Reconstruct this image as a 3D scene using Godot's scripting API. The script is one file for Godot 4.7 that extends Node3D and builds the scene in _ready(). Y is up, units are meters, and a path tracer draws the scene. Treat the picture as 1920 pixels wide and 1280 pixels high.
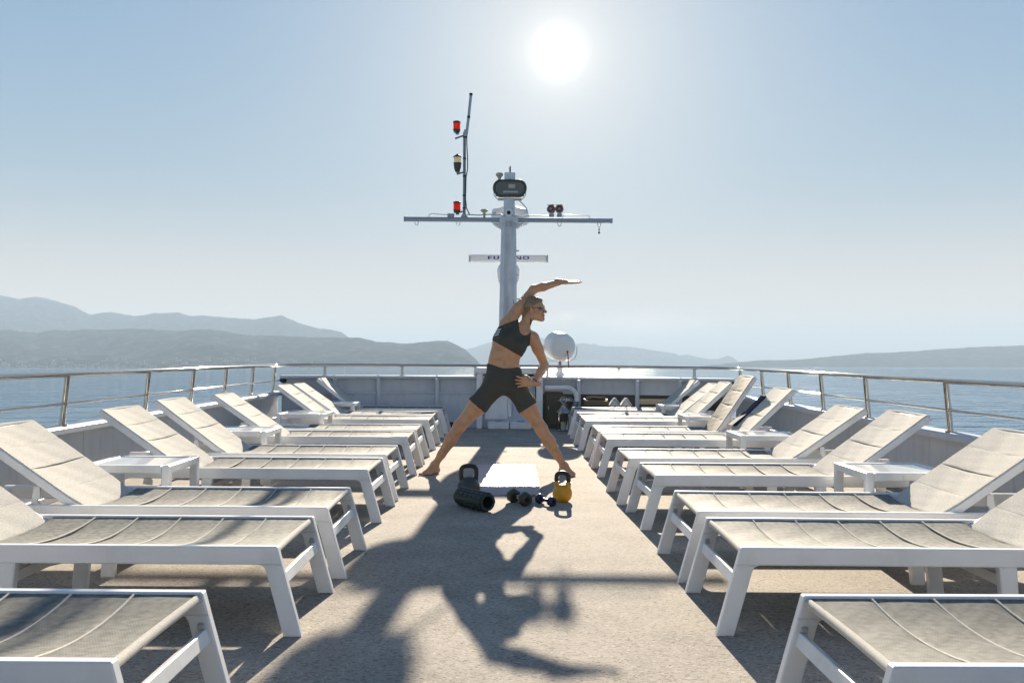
extends Node3D

const EYE := 1.06     # metres from the deck to the eye
const DECK := 7.0     # metres from the sea to the deck

var ship := Transform3D()   # trim of the ship: from deck coordinates to the world
var taken := {}
var shared := {}
var M := {}


# ---------------------------------------------------------------- mesh building
class Shape:
	var v := PackedVector3Array()
	var n := PackedVector3Array()
	var c := PackedColorArray()
	var uv := PackedVector2Array()
	var at := Transform3D()
	var tint := Color.WHITE
	var tinted := false

	func tri(a: Vector3, b: Vector3, d: Vector3) -> void:   # counter-clockwise seen from outside
		var k := (b - a).cross(d - a)
		if k.length_squared() < 1e-18:
			return
		k = k.normalized()
		tri_n(a, b, d, k, k, k)

	func tri_n(a: Vector3, b: Vector3, d: Vector3, na: Vector3, nb: Vector3, nd: Vector3) -> void:
		v.append(at * a)
		v.append(at * d)
		v.append(at * b)
		n.append((at.basis * na).normalized())
		n.append((at.basis * nd).normalized())
		n.append((at.basis * nb).normalized())
		if tinted:
			for i in 3:
				c.append(tint)

	func quad(a: Vector3, b: Vector3, d: Vector3, e: Vector3) -> void:
		tri(a, b, d)
		tri(a, d, e)

	# polygon in x, y (counter-clockwise) drawn out along z from z0 to z1, its end edges bevelled
	func prism(poly: PackedVector2Array, z0: float, z1: float, bev := 0.0) -> void:
		var p := poly
		if Geometry2D.is_polygon_clockwise(p):
			p = p.duplicate()
			p.reverse()
		var m := p.size()
		var q := PackedVector2Array()
		for i in m:
			var d0 := (p[i] - p[(i + m - 1) % m]).normalized()
			var d1 := (p[(i + 1) % m] - p[i]).normalized()
			var n0 := Vector2(-d0.y, d0.x)
			var n1 := Vector2(-d1.y, d1.x)
			var mid := (n0 + n1).normalized()
			q.append(p[i] + mid * bev / maxf(0.35, mid.dot(n0)))
		for i in m:
			var j := (i + 1) % m
			var a := p[i]
			var b := p[j]
			quad(Vector3(a.x, a.y, z0 + bev), Vector3(b.x, b.y, z0 + bev), Vector3(b.x, b.y, z1 - bev), Vector3(a.x, a.y, z1 - bev))
			if bev > 0.0:
				quad(Vector3(a.x, a.y, z1 - bev), Vector3(b.x, b.y, z1 - bev), Vector3(q[j].x, q[j].y, z1), Vector3(q[i].x, q[i].y, z1))
				quad(Vector3(b.x, b.y, z0 + bev), Vector3(a.x, a.y, z0 + bev), Vector3(q[i].x, q[i].y, z0), Vector3(q[j].x, q[j].y, z0))
		var t := Geometry2D.triangulate_polygon(q)
		for i in range(0, t.size(), 3):
			var a := q[t[i]]
			var b := q[t[i + 1]]
			var d := q[t[i + 2]]
			if (b - a).cross(d - a) < 0.0:
				var s := b
				b = d
				d = s
			tri(Vector3(a.x, a.y, z1), Vector3(b.x, b.y, z1), Vector3(d.x, d.y, z1))
			tri(Vector3(a.x, a.y, z0), Vector3(d.x, d.y, z0), Vector3(b.x, b.y, z0))

	func box(centre: Vector3, size: Vector3, bev := 0.003) -> void:
		var h := size / 2.0
		var b := minf(bev, minf(h.x, minf(h.y, h.z)) * 0.6)
		var old := at
		at = at * Transform3D(Basis(), centre)
		prism(PackedVector2Array([Vector2(-h.x + b, -h.y), Vector2(h.x - b, -h.y), Vector2(h.x, -h.y + b), Vector2(h.x, h.y - b), Vector2(h.x - b, h.y), Vector2(-h.x + b, h.y), Vector2(-h.x, h.y - b), Vector2(-h.x, -h.y + b)]), -h.z, h.z, b)
		at = old

	# rows of points, smooth; wrap joins the last column to the first
	func sheet(g: Array, wrap := false, flip := false) -> void:
		var r := g.size()
		var m: int = g[0].size()
		var nn := []
		for i in r:
			var row := PackedVector3Array()
			for j in m:
				var du: Vector3 = g[mini(i + 1, r - 1)][j] - g[maxi(i - 1, 0)][j]
				var dv: Vector3 = (g[i][(j + 1) % m] - g[i][(j + m - 1) % m]) if wrap else (g[i][mini(j + 1, m - 1)] - g[i][maxi(j - 1, 0)])
				var k := du.cross(dv)
				if k.length_squared() < 1e-20:
					k = Vector3.UP
				row.append(-k.normalized() if flip else k.normalized())
			nn.append(row)
		for i in r - 1:
			for j in (m if wrap else m - 1):
				var j2 := (j + 1) % m
				if flip:
					tri_n(g[i][j], g[i][j2], g[i + 1][j2], nn[i][j], nn[i][j2], nn[i + 1][j2])
					tri_n(g[i][j], g[i + 1][j2], g[i + 1][j], nn[i][j], nn[i + 1][j2], nn[i + 1][j])
				else:
					tri_n(g[i][j], g[i + 1][j2], g[i][j2], nn[i][j], nn[i + 1][j2], nn[i][j2])
					tri_n(g[i][j], g[i + 1][j], g[i + 1][j2], nn[i][j], nn[i + 1][j], nn[i + 1][j2])

	# round bar along a path; radii may vary
	func tube(path: PackedVector3Array, radius: float, segs := 10, closed := false, radii := PackedFloat32Array()) -> void:
		var m := path.size()
		var g := []
		var side := Vector3.ZERO
		for i in m:
			var d: Vector3
			if closed:
				d = (path[(i + 1) % m] - path[(i + m - 1) % m]).normalized()
			else:
				d = (path[mini(i + 1, m - 1)] - path[maxi(i - 1, 0)]).normalized()
			if side == Vector3.ZERO:
				side = d.cross(Vector3.UP if absf(d.y) < 0.9 else Vector3.RIGHT).normalized()
			side = (side - d * side.dot(d)).normalized()
			var up := side.cross(d)
			var row := PackedVector3Array()
			var r := radii[i] if radii.size() else radius
			for k in segs:
				var a := TAU * k / segs
				row.append(path[i] + (side * cos(a) + up * sin(a)) * r)
			g.append(row)
		if closed:
			g.append(g[0])
		sheet(g, true, false)
		if not closed:
			for e in [0, m - 1]:
				var d: Vector3 = (path[0] - path[1]) if e == 0 else (path[m - 1] - path[m - 2])
				for k in segs:
					var a: Vector3 = g[e][k]
					var b: Vector3 = g[e][(k + 1) % segs]
					if (a - path[e]).cross(b - path[e]).dot(d) > 0.0:
						tri(path[e], a, b)
					else:
						tri(path[e], b, a)

	# profile of (radius, height) turned about y; flat-shaded along the profile where crease is on
	func lathe(prof: PackedVector2Array, segs := 20) -> void:
		for i in prof.size() - 1:
			var p := prof[i]
			var q := prof[i + 1]
			var d := (q - p).normalized()
			var k := Vector2(d.y, -d.x)
			for s in segs:
				var a := TAU * s / segs
				var b := TAU * (s + 1) / segs
				var ra := Vector3(cos(a), 0, -sin(a))
				var rb := Vector3(cos(b), 0, -sin(b))
				var na := (ra * k.x + Vector3.UP * k.y)
				var nb := (rb * k.x + Vector3.UP * k.y)
				var a0 := ra * p.x + Vector3.UP * p.y
				var b0 := rb * p.x + Vector3.UP * p.y
				var a1 := ra * q.x + Vector3.UP * q.y
				var b1 := rb * q.x + Vector3.UP * q.y
				if p.x > 1e-6:
					tri_n(a0, b0, b1, na, nb, nb)
				if q.x > 1e-6:
					tri_n(a0, b1, a1, na, nb, na)

	func ball(centre: Vector3, r: Vector3, rows := 10, segs := 16) -> void:
		var g := []
		for i in rows + 1:
			var t := PI * i / rows
			var row := PackedVector3Array()
			for k in segs:
				var a := TAU * k / segs
				row.append(centre + Vector3(sin(t) * cos(a) * r.x, cos(t) * r.y, sin(t) * sin(a) * r.z))
			g.append(row)
		for i in rows:
			for k in segs:
				var k2 := (k + 1) % segs
				var p := [g[i][k], g[i][k2], g[i + 1][k2], g[i + 1][k]]
				var q := []
				for w in p:
					var e: Vector3 = w - centre
					q.append(Vector3(e.x / (r.x * r.x), e.y / (r.y * r.y), e.z / (r.z * r.z)).normalized())
				if i > 0:
					tri_n(p[0], p[1], p[2], q[0], q[1], q[2])
				if i < rows - 1:
					tri_n(p[0], p[2], p[3], q[0], q[2], q[3])

	func mesh() -> ArrayMesh:
		var a := []
		a.resize(Mesh.ARRAY_MAX)
		a[Mesh.ARRAY_VERTEX] = v
		a[Mesh.ARRAY_NORMAL] = n
		if tinted:
			a[Mesh.ARRAY_COLOR] = c
		if uv.size():
			a[Mesh.ARRAY_TEX_UV] = uv
		var m := ArrayMesh.new()
		m.add_surface_from_arrays(Mesh.PRIMITIVE_TRIANGLES, a)
		return m


# ---------------------------------------------------------------- bodies: a field of joined tapered limbs, meshed as surface nets
# where a garment is not: positive where it is cut away
class Rule:
	var hc := Vector3.ZERO
	var hb := Basis()
	var k := 1.0
	func at(_p: Vector3) -> float:
		return -1.0
	func paint(_p: Vector3) -> Color:
		return Color.WHITE


class Field:
	var o: Vector3
	var h: float
	var nx: int
	var ny: int
	var nz: int
	var f := PackedFloat32Array()

	func start(lo: Vector3, hi: Vector3, step: float) -> void:
		o = lo
		h = step
		nx = int((hi.x - lo.x) / h) + 2
		ny = int((hi.y - lo.y) / h) + 2
		nz = int((hi.z - lo.z) / h) + 2
		f.resize(nx * ny * nz)
		f.fill(100.0)

	func span(lo: float, hi: float, from: float, most: int) -> Vector2i:
		return Vector2i(clampi(int(floor((lo - from) / h)), 0, most - 1), clampi(int(ceil((hi - from) / h)), 0, most - 1))

	func put(i: int, d: float, k: float) -> void:
		var e := f[i]
		if e > 50.0:
			f[i] = d
		else:
			var t := clampf(0.5 + 0.5 * (e - d) / k, 0.0, 1.0)
			f[i] = lerpf(e, d, t) - k * t * (1.0 - t)

	# tapered limb; flat squeezes it along z
	func limb(a: Vector3, b: Vector3, ra: float, rb: float, k := 0.03, flat := 1.0) -> void:
		var m := maxf(ra, rb) + k + 3.0 * h
		var sx := span(minf(a.x, b.x) - m, maxf(a.x, b.x) + m, o.x, nx)
		var sy := span(minf(a.y, b.y) - m, maxf(a.y, b.y) + m, o.y, ny)
		var sz := span(minf(a.z, b.z) - m, maxf(a.z, b.z) + m, o.z, nz)
		var ba := b - a
		var l2 := maxf(ba.length_squared(), 1e-8)
		for y in range(sy.x, sy.y + 1):
			for z in range(sz.x, sz.y + 1):
				var i := (y * nz + z) * nx + sx.x
				for x in range(sx.x, sx.y + 1):
					var pa := o + Vector3(x, y, z) * h - a
					var t := clampf(pa.dot(ba) / l2, 0.0, 1.0)
					var e := pa - ba * t
					e.z /= flat
					put(i, e.length() - lerpf(ra, rb, t), k)
					i += 1

	func blob(c: Vector3, r: Vector3, basis := Basis(), k := 0.03) -> void:
		var m := maxf(r.x, maxf(r.y, r.z)) + k + 3.0 * h
		var sx := span(c.x - m, c.x + m, o.x, nx)
		var sy := span(c.y - m, c.y + m, o.y, ny)
		var sz := span(c.z - m, c.z + m, o.z, nz)
		var inv := basis.transposed()
		for y in range(sy.x, sy.y + 1):
			for z in range(sz.x, sz.y + 1):
				var i := (y * nz + z) * nx + sx.x
				for x in range(sx.x, sx.y + 1):
					var p := inv * (o + Vector3(x, y, z) * h - c)
					var k0 := (p / r).length()
					var k1 := (p / (r * r)).length()
					put(i, k0 * (k0 - 1.0) / k1 if k1 > 1e-6 else -minf(r.x, minf(r.y, r.z)), k)
					i += 1

	func sample(p: Vector3) -> float:
		var q := (p - o) / h
		var x := clampi(int(q.x), 0, nx - 2)
		var y := clampi(int(q.y), 0, ny - 2)
		var z := clampi(int(q.z), 0, nz - 2)
		var fx := clampf(q.x - x, 0, 1)
		var fy := clampf(q.y - y, 0, 1)
		var fz := clampf(q.z - z, 0, 1)
		var i := (y * nz + z) * nx + x
		var r := nx * nz
		var a := lerpf(lerpf(f[i], f[i + 1], fx), lerpf(f[i + nx], f[i + nx + 1], fx), fz)
		var b := lerpf(lerpf(f[i + r], f[i + r + 1], fx), lerpf(f[i + r + nx], f[i + r + nx + 1], fx), fz)
		return lerpf(a, b, fy)

	# a garment: the field grown by thick and cut by a rule of the position (positive = not there)
	func cut(thick: float, rule: Rule, fold := 0.0) -> Field:
		var g := Field.new()
		g.o = o
		g.h = h
		g.nx = nx
		g.ny = ny
		g.nz = nz
		g.f = f.duplicate()
		var folds := FastNoiseLite.new()
		folds.seed = 4
		folds.frequency = 9.0
		folds.fractal_octaves = 2
		var i := 0
		for y in ny:
			for z in nz:
				for x in nx:
					var d := f[i] - thick
					if d < 3.0 * h:
						var at_ := o + Vector3(x, y, z) * h
						d -= fold * folds.get_noise_3d(at_.x * 0.6 + at_.y * 0.5, at_.y * 1.5 - at_.x * 0.4, at_.z)
						var w: float = rule.at(o + Vector3(x, y, z) * h)
						g.f[i] = maxf(d, w)
					else:
						g.f[i] = d
					i += 1
		return g

	func nets(s: Shape, paint: Rule = null) -> void:
		var index := PackedInt32Array()
		index.resize(nx * ny * nz)
		index.fill(-1)
		var pos := PackedVector3Array()
		var nor := PackedVector3Array()
		var r := nx * nz
		var off := PackedInt32Array([0, 1, nx, nx + 1, r, r + 1, r + nx, r + nx + 1])
		var corner := [Vector3(0, 0, 0), Vector3(1, 0, 0), Vector3(0, 0, 1), Vector3(1, 0, 1), Vector3(0, 1, 0), Vector3(1, 1, 0), Vector3(0, 1, 1), Vector3(1, 1, 1)]
		var edges := [[0, 1], [2, 3], [4, 5], [6, 7], [0, 2], [1, 3], [4, 6], [5, 7], [0, 4], [1, 5], [2, 6], [3, 7]]
		for y in ny - 1:
			for z in nz - 1:
				var i := (y * nz + z) * nx
				for x in nx - 1:
					var w := f[i]
					if w < 3.0 * h and w > -3.0 * h:
						var inside := 0
						for k in 8:
							if f[i + off[k]] < 0.0:
								inside += 1
						if inside > 0 and inside < 8:
							var sum := Vector3.ZERO
							var many := 0
							for e in edges:
								var a := f[i + off[e[0]]]
								var b := f[i + off[e[1]]]
								if (a < 0.0) != (b < 0.0):
									var ca: Vector3 = corner[e[0]]
									var cb: Vector3 = corner[e[1]]
									sum += ca.lerp(cb, a / (a - b))
									many += 1
							var p := o + (Vector3(x, y, z) + sum / many) * h
							index[i] = pos.size()
							pos.append(p)
							var g := Vector3(sample(p + Vector3(h, 0, 0)) - sample(p - Vector3(h, 0, 0)), sample(p + Vector3(0, h, 0)) - sample(p - Vector3(0, h, 0)), sample(p + Vector3(0, 0, h)) - sample(p - Vector3(0, 0, h)))
							nor.append(g.normalized() if g.length_squared() > 1e-14 else Vector3.UP)
					i += 1
		for y in range(1, ny - 1):
			for z in range(1, nz - 1):
				var i := (y * nz + z) * nx + 1
				for x in range(1, nx - 1):
					var w := f[i]
					if w < 3.0 * h and w > -3.0 * h:
						var neg := w < 0.0
						if neg != (f[i + 1] < 0.0):
							face(s, pos, nor, index[i - r - nx], index[i - nx], index[i], index[i - r], neg, paint)
						if neg != (f[i + r] < 0.0):
							face(s, pos, nor, index[i - nx - 1], index[i - 1], index[i], index[i - nx], neg, paint)
						if neg != (f[i + nx] < 0.0):
							face(s, pos, nor, index[i - r - 1], index[i - r], index[i], index[i - 1], neg, paint)
					i += 1

	func face(s: Shape, pos: PackedVector3Array, nor: PackedVector3Array, a: int, b: int, c: int, d: int, neg: bool, paint: Rule) -> void:
		if a < 0 or b < 0 or c < 0 or d < 0:
			return
		if paint != null:
			s.tint = paint.paint((pos[a] + pos[c]) / 2.0)
		var k := (pos[c] - pos[a]).cross(pos[d] - pos[b])
		if k.dot(nor[a] + nor[b] + nor[c] + nor[d]) < 0.0:
			var t := b
			b = d
			d = t
		s.tri_n(pos[a], pos[b], pos[c], nor[a], nor[b], nor[c])
		s.tri_n(pos[a], pos[c], pos[d], nor[a], nor[c], nor[d])


# ---------------------------------------------------------------- objects
func numbered(called: String) -> String:
	var k: int = taken.get(called, -1) + 1
	taken[called] = k
	return called if k == 0 else "%s_%03d" % [called, k]


func tag(o: Node3D, label: String, category := "", group := "") -> void:
	o.set_meta("label", label)
	if category:
		o.set_meta("category", category)
	if group:
		o.set_meta("group", group)


# a thing that stands on the ship: its base in deck coordinates, its parts are its children
func thing(called: String, label: String, category: String, at := Vector3.ZERO, turn := 0.0, group := "") -> Node3D:
	var o := Node3D.new()
	o.name = numbered(called)
	add_child(o, true)
	o.transform = ship * Transform3D(Basis(Vector3.UP, turn), at)
	tag(o, label, category, group)
	return o


func part(called: String, mesh: Mesh, m: Material, parent: Node3D, at := Transform3D()) -> MeshInstance3D:
	var o := MeshInstance3D.new()
	var k := 0
	var nm := called
	while parent.has_node(NodePath(nm)):
		k += 1
		nm = "%s_%03d" % [called, k]
	o.name = nm
	o.mesh = mesh
	o.material_override = m
	o.transform = at
	parent.add_child(o, true)
	return o


func setting(called: String, mesh: Mesh, m: Material, at := Transform3D()) -> MeshInstance3D:
	var o := part(numbered(called), mesh, m, self, at)
	o.set_meta("kind", "structure")
	return o


func at(x: float, y: float, ahead: float, b := Basis()) -> Transform3D:
	return Transform3D(b, Vector3(x, y, -ahead))


func box_mesh(size: Vector3, bev := 0.003) -> ArrayMesh:
	var key := ["box", size, bev]
	if not shared.has(key):
		var s := Shape.new()
		s.box(Vector3.ZERO, size, bev)
		shared[key] = s.mesh()
	return shared[key]


func tube_mesh(path: PackedVector3Array, r: float, segs := 10, closed := false) -> ArrayMesh:
	var s := Shape.new()
	s.tube(path, r, segs, closed)
	return s.mesh()


func lathe_mesh(prof: Array, segs := 20) -> ArrayMesh:
	var s := Shape.new()
	s.lathe(PackedVector2Array(prof), segs)
	return s.mesh()


func poly(a: Array) -> PackedVector2Array:
	var p := PackedVector2Array()
	for i in range(0, a.size(), 2):
		p.append(Vector2(a[i], a[i + 1]))
	return p


# ---------------------------------------------------------------- materials
func lin(r: float, g: float, b: float) -> Color:
	return Color(r, g, b).linear_to_srgb()


func mat(called: String, c: Color, rough := 0.6, metal := 0.0) -> StandardMaterial3D:
	var m := StandardMaterial3D.new()
	m.resource_name = called
	m.albedo_color = c
	m.roughness = rough
	m.metallic = metal
	M[called] = m
	return m


func noise_map(freq: float, kind := FastNoiseLite.TYPE_SIMPLEX_SMOOTH, octaves := 4, size := 512, ramp: Array = [], seed_ := 1, bump := 0.0) -> NoiseTexture2D:
	var n := FastNoiseLite.new()
	n.noise_type = kind
	n.frequency = freq
	n.fractal_octaves = octaves
	n.seed = seed_
	var t := NoiseTexture2D.new()
	t.width = size
	t.height = size
	t.seamless = true
	t.seamless_blend_skirt = 0.2
	t.noise = n
	if bump > 0.0:
		t.as_normal_map = true
		t.bump_strength = bump
	if ramp.size():
		var g := Gradient.new()
		g.offsets = PackedFloat32Array()
		g.colors = PackedColorArray()
		var off := PackedFloat32Array()
		var col := PackedColorArray()
		for i in range(0, ramp.size(), 2):
			off.append(ramp[i])
			col.append(ramp[i + 1])
		g.offsets = off
		g.colors = col
		t.color_ramp = g
	return t


func over_world(m: StandardMaterial3D, scale: Vector3, world := true) -> void:
	m.uv1_triplanar = true
	m.uv1_world_triplanar = world
	m.uv1_scale = scale


func materials() -> void:
	var m: StandardMaterial3D
	# painted aluminium of the loungers, a little chalky
	m = mat("white_paint", Color.WHITE, 0.42)
	m.albedo_texture = noise_map(0.008, FastNoiseLite.TYPE_SIMPLEX_SMOOTH, 5, 512, [0.0, lin(0.68, 0.68, 0.67), 0.45, lin(0.80, 0.80, 0.79), 1.0, lin(0.84, 0.84, 0.83)], 3)
	over_world(m, Vector3.ONE * 0.9, false)
	# weathered ship paint with runs down the plates
	m = mat("ship_paint", Color.WHITE, 0.45)
	m.albedo_texture = noise_map(0.012, FastNoiseLite.TYPE_SIMPLEX_SMOOTH, 5, 512, [0.0, lin(0.47, 0.50, 0.54), 0.35, lin(0.53, 0.57, 0.62), 1.0, lin(0.57, 0.61, 0.66)], 5)
	over_world(m, Vector3(1.3, 0.35, 1.3))
	m = mat("mast_paint", Color.WHITE, 0.5)
	m.albedo_texture = noise_map(0.01, FastNoiseLite.TYPE_SIMPLEX_SMOOTH, 5, 512, [0.0, lin(0.52, 0.53, 0.54), 0.5, lin(0.67, 0.685, 0.70), 1.0, lin(0.75, 0.76, 0.77)], 8)
	over_world(m, Vector3(1.0, 0.4, 1.0))
	# padded textilene
	m = mat("textilene", Color.WHITE, 0.9)
	m.metallic_specular = 0.25
	m.albedo_texture = noise_map(0.02, FastNoiseLite.TYPE_SIMPLEX, 6, 512, [0.0, lin(0.42, 0.40, 0.35), 0.5, lin(0.545, 0.52, 0.465), 1.0, lin(0.62, 0.595, 0.54)], 9)
	m.heightmap_enabled = true
	m.heightmap_scale = 0.05
	m.heightmap_texture = weave()
	m.heightmap_deep_parallax = false
	over_world(m, Vector3.ONE * 7.0, false)
	m.backlight_enabled = true
	m.backlight = Color(0.16, 0.15, 0.13)
	m = mat("textilene_worn", Color.WHITE, 0.8)
	m.albedo_texture = noise_map(0.015, FastNoiseLite.TYPE_SIMPLEX, 6, 512, [0.0, lin(0.10, 0.09, 0.07), 0.5, lin(0.20, 0.18, 0.145), 1.0, lin(0.32, 0.29, 0.24)], 19)
	m.heightmap_enabled = true
	m.heightmap_scale = 0.05
	m.heightmap_texture = M.textilene.heightmap_texture
	over_world(m, Vector3.ONE * 7.0, false)
	# the seats are greyer from wear, none quite like the next
	for k in 3:
		var g: float = [0.92, 0.80, 1.03][k]
		m = mat("seat_cloth_%d" % k, Color.WHITE, 0.75)
		m.metallic_specular = 0.3
		m.albedo_texture = noise_map(0.011, FastNoiseLite.TYPE_SIMPLEX, 6, 512, [0.0, lin(0.115 * g, 0.117 * g, 0.104 * g), 0.5, lin(0.19 * g, 0.192 * g, 0.172 * g), 1.0, lin(0.255 * g, 0.255 * g, 0.23 * g)], 29 + k)
		m.heightmap_enabled = true
		m.heightmap_scale = 0.05
		m.heightmap_texture = M.textilene.heightmap_texture
		over_world(m, Vector3.ONE * 4.0, false)
	# woven deck carpet
	m = mat("carpet", Color.WHITE, 0.95)
	m.albedo_texture = carpet_map()
	m.heightmap_enabled = true
	m.heightmap_scale = 0.13
	m.heightmap_texture = noise_map(0.2, FastNoiseLite.TYPE_SIMPLEX, 4, 1024, [], 12)
	over_world(m, Vector3(0.31, 0.31, 0.31))
	mat("steel", lin(0.46, 0.445, 0.42), 0.035, 1.0)
	mat("grey_steel", lin(0.20, 0.23, 0.26), 0.45, 0.3)
	mat("yard_paint", lin(0.34, 0.38, 0.43), 0.5)
	mat("black_plastic", lin(0.02, 0.022, 0.025), 0.45)
	mat("olive_plastic", lin(0.07, 0.07, 0.05), 0.5)
	mat("cream_plastic", lin(0.50, 0.47, 0.33), 0.45)
	mat("board", lin(0.20, 0.18, 0.14), 0.6)
	mat("white_plastic", lin(0.82, 0.82, 0.80), 0.4)
	mat("cabinet_brown", lin(0.10, 0.085, 0.055), 0.5)
	mat("grey_metal", lin(0.42, 0.44, 0.46), 0.35, 0.4)
	mat("blue_letters", lin(0.03, 0.035, 0.22), 0.5)
	mat("navy_cloth", lin(0.016, 0.022, 0.05), 0.85)
	mat("blue_plastic", lin(0.03, 0.22, 0.55), 0.4)
	mat("red_rubber", lin(0.35, 0.03, 0.03), 0.5)
	mat("brown_lamp", lin(0.30, 0.17, 0.145), 0.4)
	mat("roller_green", lin(0.022, 0.04, 0.036), 0.55)
	mat("iron_black", lin(0.022, 0.024, 0.026), 0.38)
	mat("kettle_grey", lin(0.045, 0.05, 0.05), 0.4)
	mat("kettle_orange", lin(0.72, 0.34, 0.02), 0.35)
	mat("neoprene_olive", lin(0.05, 0.05, 0.035), 0.42)
	mat("neoprene_blue", lin(0.02, 0.03, 0.085), 0.38)
	mat("mat_foam", lin(0.25, 0.245, 0.285), 0.45)
	mat("skin", lin(0.62, 0.335, 0.18), 0.42)
	m = M.skin
	m.vertex_color_use_as_albedo = true
	m.albedo_texture = noise_map(0.02, FastNoiseLite.TYPE_SIMPLEX_SMOOTH, 4, 256, [0.0, Color(0.86, 0.84, 0.83), 0.5, Color(0.97, 0.97, 0.97), 1.0, Color(1.0, 1.0, 1.0)], 51)
	over_world(m, Vector3.ONE * 3.0, false)
	m.subsurf_scatter_enabled = true
	m.subsurf_scatter_strength = 0.12
	m = mat("hair", Color.WHITE, 0.45)
	m.albedo_texture = noise_map(0.03, FastNoiseLite.TYPE_SIMPLEX, 4, 256, [0.0, lin(0.12, 0.075, 0.04), 0.5, lin(0.26, 0.175, 0.095), 1.0, lin(0.42, 0.31, 0.19)], 21)
	over_world(m, Vector3(14, 3, 14), false)
	m.backlight_enabled = true
	m.backlight = Color(0.3, 0.24, 0.15)
	mat("sports_cloth", lin(0.060, 0.059, 0.047), 0.8)
	mat("stripe_white", lin(0.75, 0.75, 0.78), 0.7)
	mat("shade_lens", lin(0.20, 0.36, 0.42), 0.12, 0.8)
	mat("bracelet", lin(0.22, 0.10, 0.18), 0.5)
	mat("nail_polish", lin(0.55, 0.12, 0.12), 0.3)
	m = mat("red_glass", lin(0.9, 0.075, 0.015), 0.2)
	m.backlight_enabled = true
	m.backlight = Color(1.0, 0.30, 0.10)
	m = mat("clear_glass", lin(0.85, 0.82, 0.70), 0.25)
	m.backlight_enabled = true
	m.backlight = Color(0.95, 0.9, 0.75)
	mat("lamp_glass", lin(0.13, 0.13, 0.11), 0.12, 0.3)
	m = mat("table_top", lin(0.62, 0.64, 0.66), 0.07)
	mat("label_plate", lin(0.75, 0.74, 0.68), 0.4)
	# the sea
	m = mat("sea_water", lin(0.02, 0.14, 0.27), 0.06)
	m.heightmap_enabled = true
	m.heightmap_scale = 130.0
	m.heightmap_texture = noise_map(0.006, FastNoiseLite.TYPE_SIMPLEX_SMOOTH, 7, 2048, [], 31)
	# hills
	m = mat("hill_scrub", Color.WHITE, 1.0)
	m.metallic_specular = 0.0
	m.albedo_texture = noise_map(0.012, FastNoiseLite.TYPE_SIMPLEX, 6, 512, [0.0, lin(0.012, 0.018, 0.018), 0.45, lin(0.018, 0.025, 0.023), 0.58, lin(0.035, 0.038, 0.034), 0.7, lin(0.09, 0.085, 0.075), 1.0, lin(0.18, 0.165, 0.145)], 41)
	over_world(m, Vector3.ONE / 900.0)
	mat("house_plaster", lin(0.42, 0.38, 0.32), 0.9)
	M.house_plaster.metallic_specular = 0.0


# threads over and under, for the relief of the textilene
func weave() -> ImageTexture:
	var im := Image.create(128, 128, false, Image.FORMAT_L8)
	for y in 128:
		for x in 128:
			var a := sin(TAU * x / 4.0)
			var b := sin(TAU * y / 4.0)
			im.set_pixel(x, y, Color.WHITE * (0.5 + 0.25 * a * (1.0 if (y / 4) % 2 == 0 else -1.0) + 0.2 * b))
	return ImageTexture.create_from_image(im)


# mottled yarn: short fibres of several greys and beiges, and faint rows
func carpet_map() -> ImageTexture:
	var rng := RandomNumberGenerator.new()
	rng.seed = 77
	var n := FastNoiseLite.new()
	n.seed = 5
	n.frequency = 0.006
	n.fractal_octaves = 4
	var size := 1024
	var data := PackedFloat32Array()
	data.resize(size * size)
	for y in size:
		for x in size:
			# blended with itself so that the tile closes
			var u := float(x) / size
			var w := float(y) / size
			var a := n.get_noise_2d(x, y) * (1 - u) + n.get_noise_2d(x - size, y) * u
			var b := n.get_noise_2d(x, y - size) * (1 - u) + n.get_noise_2d(x - size, y - size) * u
			data[y * size + x] = (a * (1 - w) + b * w) * 0.22
	for k in 120000:
		var x0 := rng.randi() % size
		var y0 := rng.randi() % size
		var l := 2 + rng.randi() % 5
		var an := rng.randf_range(-0.9, 0.9) if rng.randf() < 0.7 else rng.randf() * PI
		var t := rng.randf_range(-0.42, 0.34)
		for i in l:
			var x := posmod(x0 + roundi(cos(an) * i), size)
			var y := posmod(y0 + roundi(sin(an) * i), size)
			data[y * size + x] = data[y * size + x] * 0.45 + t
	var im := Image.create(size, size, false, Image.FORMAT_RGB8)
	for y in size:
		for x in size:
			var g := 0.285 * (1.0 + data[y * size + x] * 1.7)
			im.set_pixel(x, y, lin(g * 1.12, g, g * 0.845))
	return ImageTexture.create_from_image(im)


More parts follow.
